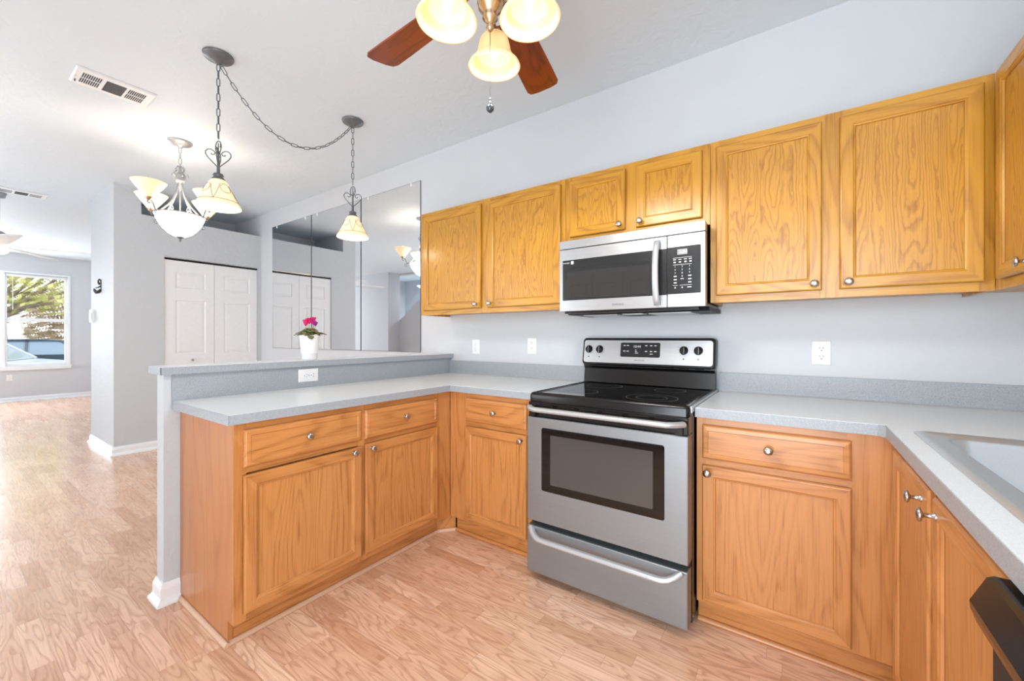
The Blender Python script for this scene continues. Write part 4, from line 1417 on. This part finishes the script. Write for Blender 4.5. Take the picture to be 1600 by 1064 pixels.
m = MB()
stems = MB()
for i in range(30):
    a = 2 * PI * i / 30 + rnd.uniform(-.12, .12)
    lay = i % 3
    r0 = (.022, .034, .012)[lay]
    r1 = r0 + rnd.uniform(.034, .046)
    z0 = pz_ + (.172, .158, .180)[lay] + rnd.uniform(-.004, .006)
    bx, by = px_ + r0 * math.cos(a), py_ + r0 * math.sin(a)
    tx, ty = px_ + r1 * math.cos(a + .2), py_ + r1 * math.sin(a + .2)
    leaf(m, (bx, by, z0), (tx, ty, z0 - .004), rnd.uniform(.014, .020), rnd.uniform(.006, .02))
    stems.tube([(px_ + r0 * .3 * math.cos(a), py_ + r0 * .3 * math.sin(a), pz_ + .13), (bx, by, z0)], .0012, 5)
leaf(m, (px_ + .045, py_ - .02, pz_ + .155), (px_ + .066, py_ - .024, pz_ + .118), .020, .0)
leaf(m, (px_ + .03, py_ - .065, pz_ + .160), (px_ + .02, py_ - .105, pz_ + .142), .014, .0)
leaf(m, (px_ + .03, py_ + .05, pz_ + .160), (px_ + .02, py_ + .098, pz_ + .146), .014, .0)
build('foliage', m, M['leaf'], r)
heads = [(.018, -.036, .218, 0), (.02, -.034, .208, 0), (.0, -.012, .226, 0), (.022, -.014, .220, 0), (-.01, .004, .230, 0), (.010, .010, .222, 0), (.0, .018, .234, 0), (.015, .018, .214, 1), (.012, .030, .208, 1), (.0, .026, .236, 0)]
for dx, dy, dz, k in heads:
    c = Vector((px_ + dx, py_ + dy, pz_ + dz))
    stems.tube([(px_ + dx * .3, py_ + dy * .3, pz_ + .13), (px_ + dx * .7, py_ + dy * .8, pz_ + dz - .04), tuple(c)], .0013, 5)
    f = MB()
    for q in range(5):
        a = 2 * PI * q / 5 + rnd.uniform(-.3, .3)
        o1 = Vector((math.cos(a), math.sin(a), 0))
        sd = Vector((-math.sin(a), math.cos(a), 0))
        rows = []
        for s_, w, h in ((0, .003, -.004), (.3, .0075, .003), (.7, .0095, .012), (1.0, .006, .020)):
            cc = c + o1 * (.003 + .009 * s_) + Vector((0, 0, h))
            rows.append([cc - sd * w, cc + o1 * .002, cc + sd * w])
        f.loft(rows, 0, True, closed=False)
    f.sphere(tuple(c - Vector((0, 0, .003))), .005, 8)
    build('flower', f, M['petal2'] if k else M['petal'], r)
build('stems', stems, M['stem'], r)

# ------------------------------------------------------------------ outdoors beyond the living room window
GZ = -.30
o = struct('ground_outside', MB().box(-60, -11.3, -25, 25, GZ - .05, GZ), M['lawn'])
o = struct('parking_lot', MB().box(-24, -12.9, -25, 25, GZ, GZ + .01), M['asphalt'])


def car(label, x, y, heading, paint, L_=4.5, wd=1.8, H=1.42, group=None):
    r = thing('parked_car', label, 'car', (x, y, GZ + .01), 'cars parked outside the window')
    ca, sa = math.cos(heading), math.sin(heading)
    FX = lambda u, v, w: Vector((x + ca * u - sa * w, y + sa * u + ca * w, GZ + .01 + v))
    body = [(-L_ / 2, .35), (-L_ / 2 + .05, .75), (-L_ / 2 + .35, .90), (-.2 * L_, .95), (.18 * L_, .95), (L_ / 2 - .25, .82), (L_ / 2, .62), (L_ / 2 - .02, .30), (-L_ / 2 + .1, .28)]
    build('body', MB().loft([[FX(u * s_, v, w) for u, v in body] for w, s_ in ((-wd / 2, .97), (-wd / 2 + .12, 1), (wd / 2 - .12, 1), (wd / 2, .97))], 0, False), paint, r, bevel=.06)
    cab = [(-.30 * L_, .93), (-.20 * L_, H - .03), (-.10 * L_, H), (.05 * L_, H), (.10 * L_, H - .04), (.24 * L_, .93)]
    gl_ = MB().loft([[FX(u, .93 + (v - .93) * k, w * (1 - .22 * (v - .93) / (H - .93))) for u, v in cab] for w, k in ((-wd / 2 + .08, 1), (wd / 2 - .08, 1))], 0, False)
    build('cabin_glass', gl_, M['carglass'], r, bevel=.03)
    rf = [(-.20 * L_, H - .035), (-.10 * L_, H + .012), (.05 * L_, H + .012), (.11 * L_, H - .045), (.05 * L_, H - .03), (-.1 * L_, H - .03)]
    m = MB().loft([[FX(u, v, w) for u, v in rf] for w in (-wd / 2 * .80, wd / 2 * .80)], 0, False)
    for w in (-1, 1):
        for (u0, v0), (u1, v1) in (((-.30 * L_, .93), (-.20 * L_, H - .02)), ((.24 * L_, .93), (.10 * L_, H - .03)), ((-.04 * L_, .93), (-.04 * L_, H - .02))):
            m.tube([FX(u0, v0, w * (wd / 2 - .08)), FX(u1, v1, w * (wd / 2 - .08) * .79)], .035, 6)
    build('roof', m, paint, r)
    for u in (-.30 * L_, .31 * L_):
        for w in (-wd / 2 + .1, wd / 2 - .1):
            build('wheel', MB().lathe([(.02, -.1), (.30, -.1), (.32, -.06), (.32, .06), (.30, .1), (.02, .1)], F=lambda a, b, c: FX(u + a, .32 + b, w + c), n=20), M['tyre'], r)
    return r


car('pale blue car parked closest outside the window, its rounded rear glass showing', -15.4, -2.1, math.radians(68), M['carA'], 4.5, 1.8, 1.44)
car('dark green car parked behind the pale blue car', -19.0, -.35, math.radians(75), M['carB'], 4.8, 1.8, 1.42)


def blob_cloud(m, rng, n, box, size):
    for _ in range(n):
        c = Vector([rng.uniform(a, b) for a, b in box])
        for _k in range(5):
            p = c + Vector([rng.uniform(-size, size) * 1.6 for _ in range(3)])
            d = Vector([rng.uniform(-1, 1) for _ in range(3)]).normalized()
            e = d.cross(Vector([rng.uniform(-1, 1) for _ in range(3)])).normalized()
            s_ = size * rng.uniform(.5, 1.1)
            m.add([p - d * s_, p + e * s_ * .55, p + d * s_, p - e * s_ * .55], [(0, 1, 2, 3)])


def tree(label, x, y, trunk, crown, seed, mat, n=700, leafsz=.10):
    rng = random.Random(seed)
    r = thing('tree', label, 'tree', (x, y, GZ), 'trees outside the window')
    m = MB().tube([(x, y, GZ), (x + .05, y + .1, 1.0), (x - .05, y + .05, trunk)], [.28, .2, .16], 10)
    (xa, xb), (ya, yb), (za, zb) = crown
    for k in range(16):
        e = Vector((rng.uniform(xa, xb), rng.uniform(ya, yb), rng.uniform(za + .4, zb)))
        s = Vector((x, y, trunk - rng.uniform(0, .5)))
        mp = (s + e) / 2 + Vector((0, 0, rng.uniform(-.1, .4)))
        m.tube([s, mp, e], [.09, .05, .02], 6)
    build('trunk', m, M['bark'], r)
    m = MB()
    blob_cloud(m, rng, n, crown, leafsz)
    build('foliage', m, mat, r)


tree('broad mossy tree with a leaning trunk beyond the cars', -25, -.9, 2.3, ((-28, -23), (-4.5, 3.6), (2.4, 6.5)), 3, M['tree'], 900, .17)
tree('grey brown bare looking tree on the right behind the cars', -31, 3.4, 2.0, ((-33, -29.5), (.4, 6.5), (.9, 3.6)), 4, M['moss'], 900, .16)
tree('grey brown bare looking tree on the left behind the cars', -32, -2.6, 2.0, ((-34, -29.5), (-5.5, -.4), (1.7, 4.2)), 8, M['moss'], 800, .16)
rng = random.Random(11)
m = MB()
for _ in range(1500):
    a, b = rng.uniform(0, 2 * PI), rng.uniform(0, 1) ** .5
    h = rng.uniform(0, 1)
    p = Vector((-12.7 + .45 * b * math.cos(a), -.55 + .62 * b * math.sin(a), GZ + .92 * h * (1 - .25 * b * b)))
    d = Vector([rng.uniform(-1, 1) for _ in range(3)]).normalized()
    e = d.cross(Vector((.3, .2, 1))).normalized()
    m.add([p - d * .05, p + e * .028, p + d * .05, p - e * .028], [(0, 1, 2, 3)])
o = build('shrub', m, M['hedge'], None, origin=(-12.7, -.55, GZ))
tag(o, 'low green leafy shrub right under the living room window', 'shrub')
r = thing('neighbour_house', 'white sided house far behind the cars', 'house', (-40, -2.5, GZ))
build('siding', MB().box(-44, -39, -7, .6, GZ, 2.7), M['siding'], r)
build('roof', MB().prism([(-7.4, 2.7), (1.0, 2.7), (-3.2, 4.6)], -44.3, -38.7, lambda u, v, w: Vector((w, u, v))), M['roof'], r)
for y in (-5.8, -3.6, -1.2):
    wd_ = build('window', MB().box(-39.0, -38.93, y - .5, y + .5, .7, 1.9), M['trim'], r)
    build('pane', MB().box(-38.93, -38.91, y - .42, y + .42, .78, 1.82), M['carglass'], wd_)
